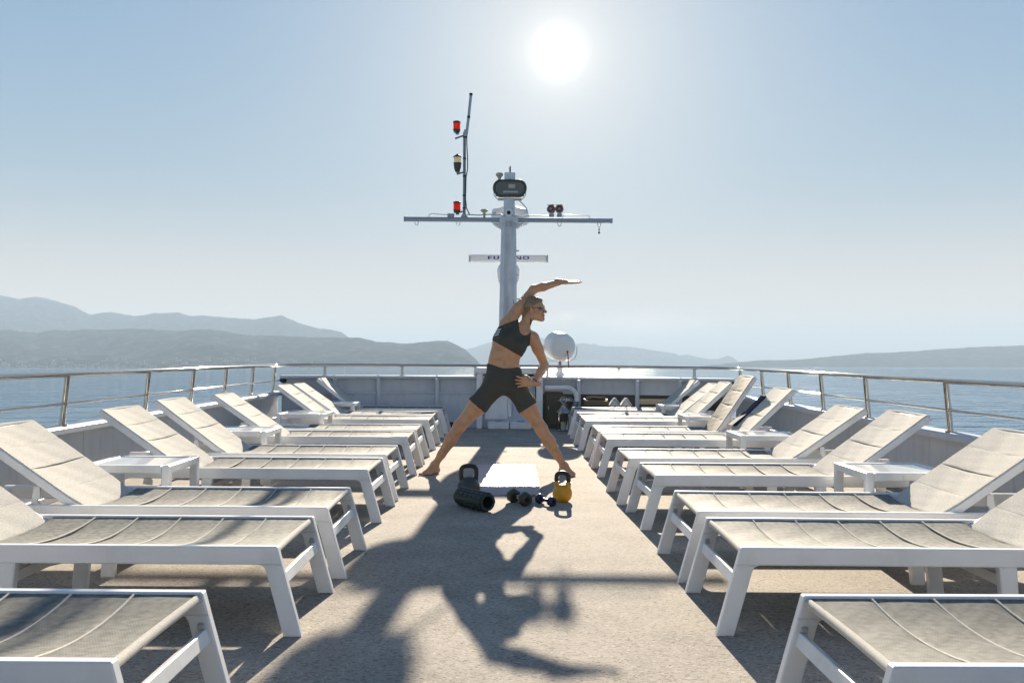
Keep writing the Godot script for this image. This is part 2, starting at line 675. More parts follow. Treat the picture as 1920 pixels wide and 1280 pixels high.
# ---------------------------------------------------------------- the scene
func _ready() -> void:
	# camera
	var cam := Camera3D.new()
	cam.name = "camera"
	cam.position = Vector3(0, DECK + EYE, 0)
	cam.rotation_degrees = Vector3(1.55, 0, 0)
	cam.fov = 41.26
	cam.near = 0.05
	cam.far = 60000.0
	add_child(cam)
	cam.current = true
	# sky, air and sun
	var env := Environment.new()
	env.background_mode = Environment.BG_SKY
	var sky := Sky.new()
	var pano := PanoramaSkyMaterial.new()
	pano.panorama = morning_sky(Vector3(0.0487, 0.329, -0.9431))
	sky.sky_material = pano
	env.sky = sky
	env.tonemap_mode = Environment.TONE_MAPPER_LINEAR
	env.tonemap_exposure = 3.3
	env.sdfgi_enabled = true
	env.ssao_enabled = true
	env.ssil_enabled = true
	env.fog_enabled = true
	env.fog_density = 0.000118
	env.fog_light_color = lin(0.60, 0.79, 1.0)
	var we := WorldEnvironment.new()
	we.name = "world_environment"
	we.environment = env
	add_child(we)
	var sun := DirectionalLight3D.new()
	sun.name = "sun"
	sun.light_energy = 1.6
	sun.light_color = Color(1.0, 0.94, 0.85)
	sun.light_angular_distance = 0.45
	sun.shadow_enabled = true
	add_child(sun)
	sun.look_at_from_position(Vector3.ZERO, -Vector3(0.0487, 0.329, -0.9431), Vector3.UP)
	# the ship rides a little bow-up and heeled to starboard
	ship = Transform3D(Basis.from_euler(Vector3(deg_to_rad(0.674), deg_to_rad(0.27), deg_to_rad(-0.4265))), Vector3.ZERO)
	ship.origin = Vector3(0, DECK + EYE, 0) - ship.basis * Vector3(0, EYE, 0)
	materials()
	sea_and_hills()
	ship_structure()
	guard_rail()
	mast_and_radar()
	bow_objects()
	loungers()
	tables()
	exercise_things()
	woman()


# clear morning air: paler towards the horizon and the sun, a little thin cloud low ahead
func morning_sky(sun: Vector3) -> ImageTexture:
	var w := 1280
	var h := 640
	var data := PackedFloat32Array()
	data.resize(w * h * 3)
	var stops := [0.0, 7.0, 14.0, 21.0, 45.0, 90.0]
	var cols := [Vector3(1.4, 0.95, 0.56), Vector3(0.40, 0.525, 0.60), Vector3(0.29, 0.435, 0.59), Vector3(0.195, 0.37, 0.59), Vector3(0.10, 0.22, 0.43), Vector3(0.05, 0.125, 0.30)]
	var n := FastNoiseLite.new()
	n.seed = 3
	n.frequency = 0.035
	n.fractal_octaves = 4
	var i := 0
	for y in h:
		var el := 90.0 - 180.0 * (y + 0.5) / h
		# smoothed over a few degrees so that no step of the gradient shows
		var base := Vector3.ZERO
		for j in 9:
			var e := clampf(el + (j - 4) * 1.3, 0.0, 89.9)
			for k in 5:
				if e >= stops[k] and e < stops[k + 1]:
					base += cols[k].lerp(cols[k + 1], (e - stops[k]) / (stops[k + 1] - stops[k])) / 9.0
		var ce := cos(deg_to_rad(el))
		var se := sin(deg_to_rad(el))
		for x in w:
			var az := fposmod((x + 0.5) / w + 0.5, 1.0) * TAU - PI   # the picture begins straight ahead
			var d := Vector3(sin(az) * ce, se, -cos(az) * ce)
			var g := rad_to_deg(acos(clampf(d.dot(sun), -1.0, 1.0)))
			var far := smoothstep(30.0, 120.0, g)
			var c := base * Vector3(1, 1, 1).lerp(Vector3(0.42, 0.52, 0.66), far)
			if el < 12.0 and el > 0.0 and absf(az) < 0.4:
				var a := 0.0
				var deg := rad_to_deg(az)
				for cl in [[3.0, 3.05, 1.5, 0.22, 0.12, 0.5], [2.2, 2.4, 1.3, 0.25, 0.1, 0.3], [8.1, 2.55, 4.2, 0.75, 0.0, 0.5], [9.0, 1.7, 3.2, 0.5, 0.0, 0.3], [-6.0, 2.25, 1.2, 0.12, 0.0, 0.25], [5.0, 4.6, 3.5, 0.2, 0.08, 0.12]]:
					var ex: float = (deg - cl[0]) / cl[2]
					var ey: float = (el - cl[1] - (deg - cl[0]) * cl[4]) / cl[3] + 0.5 * n.get_noise_2d(deg * 40.0, el * 160.0)
					a += cl[5] * exp(-(ex * ex + ey * ey)) * (0.75 + 0.5 * n.get_noise_2d(deg * 22.0 + 300.0, el * 110.0))
				c = c.lerp(Vector3(2.0, 1.6, 1.15), clampf(a * 1.3, 0.0, 0.9))
			# the glare of fine haze round the sun
			c = c.lerp(Vector3(0.95, 0.945, 0.925), exp(-pow(g / 11.0, 1.2)))
			c += Vector3(1.0, 0.97, 0.92) * (0.7 * exp(-pow(g / 1.15, 2.0)) + 0.13 * exp(-pow(g / 2.7, 2.0)))
			c /= 3.3
			data[i] = c.x
			data[i + 1] = c.y
			data[i + 2] = c.z
			i += 3
	var im := Image.create_from_data(w, h, false, Image.FORMAT_RGBF, data.to_byte_array())
	return ImageTexture.create_from_image(im)


# ---------------------------------------------------------------- sea, hills
func sea_and_hills() -> void:
	var s := Shape.new()
	var rings := [0.0]
	var r := 6.0
	while r < 24000.0:
		rings.append(r)
		r *= 1.09
	var segs := 180
	for i in rings.size() - 1:
		for k in segs:
			var a := TAU * k / segs
			var b := TAU * (k + 1) / segs
			var p := [Vector3(cos(a), 0, sin(a)) * rings[i], Vector3(cos(b), 0, sin(b)) * rings[i], Vector3(cos(b), 0, sin(b)) * rings[i + 1], Vector3(cos(a), 0, sin(a)) * rings[i + 1]]
			s.tri_n(p[0], p[1], p[2], Vector3.UP, Vector3.UP, Vector3.UP)
			s.tri_n(p[0], p[2], p[3], Vector3.UP, Vector3.UP, Vector3.UP)
	for q in s.v:
		s.uv.append(Vector2(q.x / 190.0, q.z / 120.0))
	setting("sea", s.mesh(), M.sea_water)
	hill("far_mountain_range", PackedFloat32Array([-12500,-20,-11600,180,-10700,390,-9800,470,-8900,620,-8000,690,-7300,735,-6671,754,-5718,696,-5082,712,-5003,695,-4897,672,-4818,688,-4738,694,-4632,682,-4526,649,-4421,619,-4354,602,-4288,563,-4209,523,-4156,520,-4076,540,-3984,547,-3918,532,-3825,516,-3732,507,-3653,516,-3560,536,-3468,533,-3388,540,-3309,540,-3229,510,-3150,503,-3084,512,-2965,500,-2832,490,-2700,480,-2568,474,-2409,494,-2290,514,-2210,477,-2104,430,-2012,404,-1906,377,-1800,371,-1694,344,-1628,298,-1535,238,-1403,119]), 9000.0, 7000.0, 12000.0, 1, 0.35)
	hill("shore_hills", PackedFloat32Array([-8600,-20,-8000,90,-7200,150,-6400,190,-5600,235,-5000,205,-4447,220,-3812,262,-3388,245,-3318,248,-3229,234,-3141,230,-3035,248,-2929,243,-2824,253,-2753,248,-2629,250,-2506,254,-2400,252,-2285,245,-2206,239,-2109,248,-2012,254,-1906,239,-1800,219,-1712,207,-1606,210,-1465,204,-1341,201,-1200,197,-1094,197,-1006,195,-935,179,-900,166,-812,166,-706,157,-635,162,-538,173,-432,177,-371,148,-309,116,-247,64,-176,-20]), 6000.0, 4300.0, 7200.0, 2, 0.5)
	hill("distant_mountains_ahead", PackedFloat32Array([-1300,-10,-988,90,-807,222,-725,263,-576,296,-371,370,-206,387,0,436,329,453,659,420,985,351,1122,363,1225,339,1276,351,1379,316,1620,308,1791,308,1946,291,2117,260,2289,236,2529,202,2580,171,2718,184,2855,153,3061,111,3198,119,3335,171,3404,145,3490,85,3610,33,3800,-20]), 14000.0, 12500.0, 16500.0, 3, 0.25)
	hill("island_slope", PackedFloat32Array([1500,-20,1718,14,1882,28,2042,46,2198,59,2453,62,2644,75,2836,96,2989,107,3155,123,3346,126,3473,136,3601,141,3728,154,3920,164,4111,177,4302,183,4519,191,5129,220,6071,224,6900,205,7900,150,8900,80,9700,-20]), 8000.0, 6900.0, 9600.0, 4, 0.3)
	# the little town along the shore
	var rng := RandomNumberGenerator.new()
	rng.seed = 12
	var town := Shape.new()
	for k in 240:
		var x := -3900.0 + 3000.0 * pow(rng.randf(), 1.4)
		var up := rng.randf()
		var dep := 4330.0 + 330.0 * up * up
		var sz := Vector3(rng.randf_range(9, 22), rng.randf_range(7, 13), rng.randf_range(9, 16))
		town.box(Vector3(x * dep / 4400.0, 4.0 + 46.0 * up * up, -dep), sz, 0.3)
	var t := part("shore_town", town.mesh(), M.house_plaster, self)
	t.set_meta("kind", "stuff")
	tag(t, "pale houses of a hazy town strung along the far left shore", "town")
	# a sail a long way off
	var boat := Node3D.new()
	boat.name = "sailing_boat"
	add_child(boat)
	boat.position = Vector3(-455, 0, -2450)
	tag(boat, "tiny white sailing boat far off below the left hills", "sailboat")
	var hull := Shape.new()
	hull.prism(poly([-5, 1.3, -3.6, 0, 4, 0, 5.2, 1.4]), -1.3, 1.3, 0.4)
	part("hull", hull.mesh(), M.white_plastic, boat)
	var sl := Shape.new()
	sl.prism(poly([0.2, 2.0, 4.6, 2.2, 0.3, 13]), -0.06, 0.06)
	part("sail", sl.mesh(), M.white_plastic, boat)
	part("mast", tube_mesh(PackedVector3Array([Vector3(0, 1, 0), Vector3(0, 13.4, 0)]), 0.12, 6), M.grey_metal, boat)


# a range as terrain: crest heights along its length, slopes down to the water in front and behind
func hill(called: String, crest: PackedFloat32Array, dc: float, df: float, db: float, seed_: int, rough: float) -> void:
	var n := FastNoiseLite.new()
	n.seed = seed_
	n.frequency = 1.0 / 900.0
	n.fractal_octaves = 5
	var cols := 560
	var front := 26
	var back := 6
	var x0 := crest[0]
	var x1 := crest[crest.size() - 2]
	var g := []
	for i in front + back + 1:
		var row := PackedVector3Array()
		var k := 0
		for j in cols + 1:
			var x := lerpf(x0, x1, float(j) / cols)
			while k + 4 < crest.size() and crest[k + 2] < x:
				k += 2
			var t := clampf((x - crest[k]) / (crest[k + 2] - crest[k]), 0.0, 1.0)
			var c := lerpf(crest[k + 1], crest[k + 3], t)
			var s: float
			var d: float
			if i <= front:
				s = float(i) / front
				d = lerpf(df, dc, s)
			else:
				s = 1.0 - float(i - front) / back
				d = lerpf(db, dc, s)
			var xx := x * d / dc
			var w := 4.0 * s * (1.0 - s)
			var hh := c * s * (d / dc if i <= front else 1.0)
			hh += w * rough * (n.get_noise_2d(xx, d) - 0.12) * c * 0.55
			# spurs that run down to the shore
			hh -= w * rough * absf(n.get_noise_2d(xx * 1.9 + 5000.0, d * 0.5)) * c * 0.35
			hh += s * 5.0 * n.get_noise_2d(xx * 9.0, d * 9.0) * clampf(c / 60.0, 0.0, 1.0)
			row.append(Vector3(xx, maxf(hh, -12.0) - (6.0 if s < 0.01 else 0.0), -d))
		g.append(row)
	var sh := Shape.new()
	sh.sheet(g, false, true)
	setting(called, sh.mesh(), M.hill_scrub)


# ---------------------------------------------------------------- the ship
func bow(x: float) -> float:   # how far ahead the bow bulwark stands
	return 13.25 - 0.055 * x * x


# a plate along the bow bulwark between two stations
func bow_plate(x0: float, x1: float, y0: float, y1: float, set_back: float, thick: float, bev := 0.004) -> ArrayMesh:
	var s := Shape.new()
	var a := Vector3(x0, 0, -bow(x0) - set_back)
	var b := Vector3(x1, 0, -bow(x1) - set_back)
	var d := (b - a).normalized()
	var z := d.cross(Vector3.UP)
	s.at = Transform3D(Basis(d, Vector3.UP, z), (a + b) / 2.0 - z * thick / 2.0)
	s.box(Vector3(0, (y0 + y1) / 2.0, 0), Vector3((b - a).length(), y1 - y0, thick), bev)
	return s.mesh()


func ship_structure() -> void:
	# hull under the deck
	var s := Shape.new()
	var p := PackedVector2Array()
	for side in [1, -1]:
		var pts := [Vector2(3.34, -9.0), Vector2(3.34, 12.7), Vector2(2.7, 15.2), Vector2(1.5, 17.6), Vector2(0.15, 19.2)]
		if side < 0:
			pts.reverse()
		for q in pts:
			p.append(Vector2(q.x * side, q.y))
	s.at = Transform3D(Basis(Vector3.RIGHT, -PI / 2), Vector3.ZERO)
	s.prism(p, -7.6, -0.06, 0.02)
	setting("ship_hull", s.mesh(), M.ship_paint, ship)
	s = Shape.new()
	s.box(Vector3(0, -0.028, -3.2), Vector3(6.44, 0.056, 20.9), 0.002)
	setting("carpeted_deck", s.mesh(), M.carpet, ship)

	# side bulwarks
	for side in [-1.0, 1.0]:
		var left: bool = side < 0
		var b := thing("side_bulwark", "low white-grey steel bulwark behind the %s row of loungers" % ("left" if left else "right"), "bulwark", Vector3(3.2 * side, 0, 0), 0.0, "side bulwarks of the deck")
		var z := -2.6
		for w in [1.42, 1.15, 1.52, 1.46, 1.5, 1.3, 1.16, 1.22, 1.3, 1.28, 1.12, 0.92]:
			part("plate", box_mesh(Vector3(0.06, 0.478, w - 0.006)), M.ship_paint, b, Transform3D(Basis(), Vector3(0.05 * side, 0.239, -z - w / 2)))
			z += w
		var cap := Shape.new()
		var prof := PackedVector2Array()
		for k in 9:
			var a := PI * k / 8.0
			prof.append(Vector2(cos(a) * 0.085, 0.478 + 0.036 + sin(a) * 0.022))
		prof.append(Vector2(-0.085, 0.478))
		prof.append(Vector2(0.085, 0.478))
		cap.at = Transform3D(Basis(), Vector3(0.035 * side, 0, 0))
		cap.prism(prof, -12.86, 2.6, 0.004)
		part("cap", cap.mesh(), M.ship_paint, b)
		part("foot_moulding", box_mesh(Vector3(0.03, 0.05, 15.3)), M.ship_paint, b, Transform3D(Basis(), Vector3(0.005 * side, 0.026, -5.0)))

	# bow bulwark
	var w := thing("bow_bulwark", "white-grey steel bulwark with upright stiffeners closing the deck at the bow", "bulwark", Vector3.ZERO)
	var st := [-3.16, -2.45, -1.85, -1.02, -0.43, 0.5, 1.03, 1.86, 2.45, 3.16]
	for k in st.size() - 1:
		var x0: float = st[k]
		var x1: float = st[k + 1]
		part("upper_plate", bow_plate(x0 + 0.002, x1 - 0.002, 0.5, 0.708, 0.05, 0.04), M.ship_paint, w)
		if x1 < 0.6:
			part("lower_plate", bow_plate(x0 + 0.002, x1 - 0.002, 0.0, 0.492, 0.0, 0.05), M.ship_paint, w)
			part("ledge", bow_plate(x0 + 0.004, x1 - 0.004, 0.496, 0.526, -0.03, 0.085, 0.006), M.ship_paint, w)
		part("cap", bow_plate(x0, x1, 0.712, 0.756, -0.07, 0.2, 0.012), M.ship_paint, w)
	for x in [-2.45, -1.85, -1.02, 1.03, 1.86, 2.45]:
		part("stiffener", bow_plate(x - 0.027, x + 0.027, 0.0, 0.708, -0.055, 0.10, 0.006), M.ship_paint, w)
	for x in [-2.2, -1.5, -0.7]:
		part("bolt", box_mesh(Vector3(0.02, 0.02, 0.02), 0.006), M.grey_metal, w, Transform3D(Basis(), Vector3(x, 0.47, -bow(x) + 0.008)))
	part("drain", bow_plate(-0.84, -0.74, 0.01, 0.085, -0.012, 0.02), M.black_plastic, w)
	# the dark stowage bay under the right half of the cap
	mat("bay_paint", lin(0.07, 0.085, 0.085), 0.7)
	var bay := thing("stowage_bay", "dark stowage bay under the right half of the bow bulwark", "locker")
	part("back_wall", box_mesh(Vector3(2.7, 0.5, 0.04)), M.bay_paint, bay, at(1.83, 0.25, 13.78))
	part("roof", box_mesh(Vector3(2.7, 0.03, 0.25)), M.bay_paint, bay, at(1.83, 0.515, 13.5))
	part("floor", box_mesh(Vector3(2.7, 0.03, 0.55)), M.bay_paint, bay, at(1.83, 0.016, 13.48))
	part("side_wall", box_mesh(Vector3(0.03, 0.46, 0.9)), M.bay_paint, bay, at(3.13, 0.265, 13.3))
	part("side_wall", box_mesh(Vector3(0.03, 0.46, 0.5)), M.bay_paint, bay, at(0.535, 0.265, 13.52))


func guard_rail() -> void:
	var g := thing("guard_rail", "polished stainless steel guard rail running round the whole deck", "railing")
	var path := PackedVector3Array()
	for z in [-2.5, 2.0, 5.0, 8.0, 10.5, 12.2]:
		path.append(Vector3(-3.17, 0.90, -z))
	var corner := Vector3(-3.17, 0.90, -12.83)
	var from := Vector3(-3.17, 0.90, -12.3)
	var to := Vector3(-2.6, 0.90, -bow(2.6) - 0.03)
	for k in 9:
		var t := k / 8.0
		path.append(from.lerp(corner, t).lerp(corner.lerp(to, t), t))
	for x in [-2.0, -1.4, -0.8, -0.2]:
		path.append(Vector3(x, 0.903, -bow(x) - 0.03))
	var whole := path.duplicate()
	for k in range(path.size() - 1, -1, -1):
		whole.append(Vector3(-path[k].x, path[k].y, path[k].z))
	part("top_rail", tube_mesh(whole, 0.021, 14), M.steel, g)
	for side in [-1.0, 1.0]:
		part("mid_rail", tube_mesh(PackedVector3Array([Vector3(3.183 * side, 0.69, 2.5), Vector3(3.183 * side, 0.69, -4.0), Vector3(3.183 * side, 0.69, -9.0), Vector3(3.17 * side, 0.69, -12.75)]), 0.0105, 10), M.steel, g)
		var knob := Shape.new()
		knob.ball(Vector3(3.15 * side, 0.69, -12.74), Vector3(0.05, 0.045, 0.045), 8, 12)
		part("end_socket", knob.mesh(), M.black_plastic, g)
		for z in [-0.7, 0.8, 2.2, 3.7, 5.1, 6.54, 8.02, 9.165, 10.23, 11.31, 12.36]:
			var p := part("post", tube_mesh(PackedVector3Array([Vector3(3.205 * side, 0.53, -z), Vector3(3.172 * side, 0.885, -z)]), 0.021, 14), M.steel, g)
			var f := Shape.new()
			f.at = Transform3D(Basis(), Vector3(3.206 * side, 0.533, -z))
			f.lathe(PackedVector2Array([Vector2(0.042, 0), Vector2(0.042, 0.006), Vector2(0.0, 0.006)]), 16)
			part("flange", f.mesh(), M.steel, p)
	for x in [-2.6, -1.53, -0.47, 0.58, 1.61, 2.66]:
		var p := part("post", tube_mesh(PackedVector3Array([Vector3(x, 0.755, -bow(x) - 0.03), Vector3(x, 0.89, -bow(x) - 0.03)]), 0.021, 14), M.steel, g)
		var f := Shape.new()
		f.at = Transform3D(Basis(), Vector3(x, 0.756, -bow(x) - 0.03))
		f.lathe(PackedVector2Array([Vector2(0.042, 0), Vector2(0.042, 0.006), Vector2(0.0, 0.006)]), 16)
		part("flange", f.mesh(), M.steel, p)


# ---------------------------------------------------------------- mast and what it carries
func mast_and_radar() -> void:
	var D := 13.5
	# the white housing at the foot of the mast
	var h := thing("mast_housing", "white open cabinet under the foot of the mast", "cabinet", Vector3(0.03, 0, -13.15))
	part("post", box_mesh(Vector3(0.085, 0.79, 0.07), 0.006), M.white_paint, h, at(-0.435, 0.395, 0.0))
	part("post", box_mesh(Vector3(0.095, 0.79, 0.07), 0.006), M.white_paint, h, at(0.435, 0.395, 0.0))
	part("top_slab", box_mesh(Vector3(1.0, 0.09, 0.62), 0.012), M.white_paint, h, at(0.0, 0.836, 0.26))
	part("door_panel", box_mesh(Vector3(0.34, 0.62, 0.03), 0.006), M.white_paint, h, at(-0.19, 0.44, 0.075))
	part("door_edge", box_mesh(Vector3(0.05, 0.56, 0.06), 0.006), M.white_paint, h, at(0.005, 0.45, 0.05))
	part("back_panel", box_mesh(Vector3(0.9, 0.78, 0.03)), M.cabinet_brown, h, at(0.0, 0.395, 0.42))
	part("side_panel", box_mesh(Vector3(0.03, 0.78, 0.34)), M.cabinet_brown, h, at(0.39, 0.395, 0.22))
	for x in [-0.155, 0.165]:
		var b := part("step_box", box_mesh(Vector3(0.31, 0.095, 0.3), 0.008), M.white_paint, h, at(x, 0.05, 0.0))
		part("cleat", tube_mesh(PackedVector3Array([Vector3(-0.05, 0.065, 0.08), Vector3(-0.02, 0.06, 0.08), Vector3(0.02, 0.06, 0.08), Vector3(0.05, 0.065, 0.08)]), 0.007, 8), M.steel, b)

	var m := thing("radar_mast", "tall white steel mast with a grey crossbar at the bow", "mast", Vector3(0.0, 0.88, -D))
	# eight-sided tapering column
	var col := Shape.new()
	var g := []
	for e in [[0.0, 0.145, 0.16], [2.24, 0.108, 0.12]]:
		var a: float = e[1]
		var b: float = e[2]
		var row := PackedVector3Array()
		for q in [[-a, b * 0.5], [-a * 0.55, b], [a * 0.6, b], [a, b * 0.5], [a, -b * 0.5], [a * 0.6, -b], [-a * 0.6, -b], [-a, -b * 0.5]]:
			row.append(Vector3(q[0], e[0], q[1]))
		g.append(row)
	for k in 8:
		var k2 := (k + 1) % 8
		col.quad(g[0][k], g[0][k2], g[1][k2], g[1][k])
	for k in range(1, 7):
		col.tri(g[1][0], g[1][k], g[1][k + 1])
	part("column", col.mesh(), M.mast_paint, m)
	for y in [0.75, 1.28, 1.78]:
		var band := Shape.new()
		var a := lerpf(0.145, 0.108, y / 2.24) + 0.0025
		band.at = Transform3D(Basis(Vector3.RIGHT, -PI / 2), Vector3(0, y, 0))
		var bb := a * 1.1
		band.prism(PackedVector2Array([Vector2(-a, bb * 0.5), Vector2(-a * 0.55, bb), Vector2(a * 0.6, bb), Vector2(a, bb * 0.5), Vector2(a, -bb * 0.5), Vector2(a * 0.6, -bb), Vector2(-a * 0.6, -bb), Vector2(-a, -bb * 0.5)]), -0.005, 0.005, 0.001)
		part("weld_seam", band.mesh(), M.mast_paint, m)
	part("conduit", tube_mesh(PackedVector3Array([Vector3(0.085, 0.1, 0.16), Vector3(0.07, 2.2, 0.125)]), 0.008, 8), M.mast_paint, m)
	part("cable", tube_mesh(PackedVector3Array([Vector3(0.09, 0.75, 0.15), Vector3(0.082, 1.0, 0.148)]), 0.006, 6), M.black_plastic, m)
	for k in 3:
		part("cable", tube_mesh(PackedVector3Array([Vector3(-0.05 + 0.022 * k, 2.1, 0.127), Vector3(-0.055 + 0.022 * k, 1.6, 0.138 - 0.004 * k), Vector3(-0.06 + 0.024 * k, 0.9, 0.152), Vector3(-0.062 + 0.025 * k, 0.02, 0.168)]), 0.0065, 6), M.mast_paint, m)
	for y in [0.4, 1.05, 1.5, 1.95]:
		part("cable_clip", box_mesh(Vector3(0.085, 0.014, 0.016), 0.003), M.mast_paint, m, Transform3D(Basis(), Vector3(-0.034, y, lerpf(0.172, 0.136, y / 2.24))))
	for k in 5:
		var y := 0.3 + k * 0.36
		var w := lerpf(0.145, 0.108, y / 2.24)
		part("step", tube_mesh(PackedVector3Array([Vector3(w - 0.02, y, 0.03), Vector3(w + 0.035, y, 0.05), Vector3(w + 0.035, y, -0.05), Vector3(w - 0.02, y, -0.03)]), 0.007, 6), M.mast_paint, m)
	part("upper_post", box_mesh(Vector3(0.165, 0.36, 0.14), 0.012), M.mast_paint, m, Transform3D(Basis(), Vector3(0.005, 2.34, 0)))
	var gus := Shape.new()
	gus.prism(poly([-0.24, 2.14, -0.1, 2.055, 0.1, 2.055, 0.24, 2.14]), -0.09, 0.09, 0.006)
	part("gusset", gus.mesh(), M.mast_paint, m)
	part("crossbar", tube_mesh(PackedVector3Array([Vector3(-1.545, 2.19, 0.06), Vector3(0, 2.19, 0.06), Vector3(1.53, 2.19, 0.06)]), 0.035, 14), M.yard_paint, m)
	for e in [-1.545, 1.53]:
		part("end_cap", tube_mesh(PackedVector3Array([Vector3(e - 0.012, 2.19, 0.06), Vector3(e + 0.012, 2.19, 0.06)]), 0.039, 14), M.yard_paint, m)
	part("front_plate", box_mesh(Vector3(0.28, 0.1, 0.03), 0.006), M.mast_paint, m, Transform3D(Basis(), Vector3(0.0, 2.185, 0.11)))
	for x in [-0.035, 0.025]:
		part("cable_gland", tube_mesh(PackedVector3Array([Vector3(x, 2.17, 0.14), Vector3(x + 0.004, 2.12, 0.145), Vector3(x + 0.01, 2.08, 0.14)]), 0.011, 8), M.grey_metal, m)
	# hooks under the crossbar
	for x in [-1.37, -0.75, 0.755, 1.345]:
		var u := PackedVector3Array()
		for k in 9:
			var a := PI * k / 8.0
			u.append(Vector3(x - cos(a) * 0.026, 2.155 - sin(a) * 0.055, 0.06))
		part("hook", tube_mesh(u, 0.0055, 8), M.grey_metal, m)
	# wire guards above it
	part("wire_guard", tube_mesh(PackedVector3Array([Vector3(0.80, 2.22, 0.06), Vector3(0.81, 2.26, 0.06), Vector3(0.84, 2.275, 0.06), Vector3(1.17, 2.27, 0.06), Vector3(1.2, 2.255, 0.06), Vector3(1.205, 2.22, 0.06)]), 0.0055, 8), M.grey_metal, m)
	part("wire_guard", tube_mesh(PackedVector3Array([Vector3(-1.19, 2.22, 0.06), Vector3(-1.185, 2.255, 0.06), Vector3(-1.15, 2.275, 0.06), Vector3(-0.95, 2.262, 0.06), Vector3(-0.8, 2.255, 0.06)]), 0.0055, 8), M.grey_metal, m)
	part("cable", tube_mesh(PackedVector3Array([Vector3(-0.62, 2.265, 0.07), Vector3(-0.45, 2.255, 0.075), Vector3(-0.3, 2.27, 0.075), Vector3(-0.12, 2.265, 0.09), Vector3(-0.06, 2.23, 0.12)]), 0.009, 8), M.grey_metal, m)
	part("cable", tube_mesh(PackedVector3Array([Vector3(0.08, 2.24, 0.1), Vector3(0.25, 2.25, 0.07), Vector3(0.43, 2.258, 0.07), Vector3(0.62, 2.255, 0.07)]), 0.008, 8), M.grey_metal, m)
	part("junction_box", box_mesh(Vector3(0.1, 0.055, 0.07), 0.006), M.yard_paint, m, Transform3D(Basis(), Vector3(-0.86, 2.248, 0.06)))
	# light pole
	part("light_pole", tube_mesh(PackedVector3Array([Vector3(-0.662, 2.2, 0.05), Vector3(-0.668, 3.5, 0.05)]), 0.021, 12), M.grey_steel, m)
	var ft := Shape.new()
	ft.prism(poly([-0.055, 0, 0.055, 0, 0.022, 0.06, -0.022, 0.06]), -0.03, 0.03, 0.004)
	part("pole_foot", ft.mesh(), M.yard_paint, m, Transform3D(Basis(), Vector3(-0.662, 2.222, 0.055)))
	part("pole_cable", tube_mesh(PackedVector3Array([Vector3(-0.635, 3.45, 0.06), Vector3(-0.632, 3.3, 0.06), Vector3(-0.62, 3.1, 0.06), Vector3(-0.618, 2.95, 0.06), Vector3(-0.64, 2.82, 0.06), Vector3(-0.645, 2.5, 0.06), Vector3(-0.63, 2.36, 0.07), Vector3(-0.585, 2.27, 0.07)]), 0.008, 8), M.black_plastic, m)
	for y in [2.36, 2.55, 2.84, 3.1, 3.42]:
		part("clamp", tube_mesh(PackedVector3Array([Vector3(-0.665, y - 0.01, 0.05), Vector3(-0.665, y + 0.01, 0.05)]), 0.026, 12), M.black_plastic, m)
	part("bracket_arm", box_mesh(Vector3(0.16, 0.022, 0.03)), M.grey_steel, m, Transform3D(Basis(Vector3(0, 0, 1), 0.35), Vector3(-0.735, 3.425, 0.05)))
	part("bracket_arm", box_mesh(Vector3(0.12, 0.022, 0.03)), M.grey_steel, m, Transform3D(Basis(Vector3(0, 0, 1), 0.3), Vector3(-0.72, 2.885, 0.05)))
	part("bracket_arm", box_mesh(Vector3(0.12, 0.022, 0.03)), M.grey_steel, m, Transform3D(Basis(Vector3(0, 0, 1), 0.2), Vector3(-0.72, 2.305, 0.05)))

	# whip antenna strapped to the pole
	var wh := thing("whip_antenna", "grey rod antenna leaning from the top of the light pole", "antenna", Vector3(-0.64, 4.33, -D + 0.06))
	part("rod", tube_mesh(PackedVector3Array([Vector3(0, 0, 0), Vector3(0.03, 0.26, 0), Vector3(0.062, 0.6, 0)]), 0.021, 12), M.grey_metal, wh)
	part("cap", tube_mesh(PackedVector3Array([Vector3(0.061, 0.59, 0), Vector3(0.064, 0.625, 0)]), 0.025, 12), M.black_plastic, wh)
	part("collar", tube_mesh(PackedVector3Array([Vector3(0.03, 0.25, 0), Vector3(0.033, 0.285, 0)]), 0.0235, 12), M.black_plastic, wh)
	part("clamp", box_mesh(Vector3(0.05, 0.1, 0.05)), M.grey_metal, wh, Transform3D(Basis(), Vector3(-0.008, 0.03, 0)))

	nav_light("red", Vector3(-0.785, 4.4, -D + 0.05), "red signal lamp at the top of the light pole")
	nav_light("clear", Vector3(-0.77, 3.815, -D + 0.05), "clear glass signal lamp halfway up the light pole")
	nav_light("red", Vector3(-0.772, 3.2, -D + 0.05), "red signal lamp just above the left arm of the crossbar")

	# floodlight and the gear above it
	var fl := thing("floodlight", "wide oval floodlight with a grey glass front on the mast head", "floodlight", Vector3(0.012, 3.38, -D))
	var oval := PackedVector2Array()
	for q in [[0.14, 0.0, -PI / 2, PI / 2], [-0.14, 0.0, PI / 2, PI * 1.5]]:
		for k in 11:
			var a: float = lerpf(q[2], q[3], k / 10.0)
			oval.append(Vector2(q[0] + cos(a) * 0.098, 0.165 + sin(a) * 0.115))
	var hs := Shape.new()
	hs.prism(oval, -0.12, 0.05, 0.02)
	part("housing", hs.mesh(), M.olive_plastic, fl)
	var rim := PackedVector3Array()
	for q in oval:
		rim.append(Vector3(q.x, q.y, 0.06))
	part("rim", tube_mesh(rim, 0.016, 8, true), M.olive_plastic, fl)
	var gl := Shape.new()
	gl.prism(oval, 0.045, 0.056, 0.004)
	part("glass", gl.mesh(), M.lamp_glass, fl, Transform3D(Basis().scaled(Vector3(0.94, 0.90, 1.0)), Vector3(0, 0.0165, 0.003)))
	part("reflector", box_mesh(Vector3(0.22, 0.03, 0.012), 0.004), M.grey_metal, fl, Transform3D(Basis(), Vector3(0.01, 0.11, 0.057)))
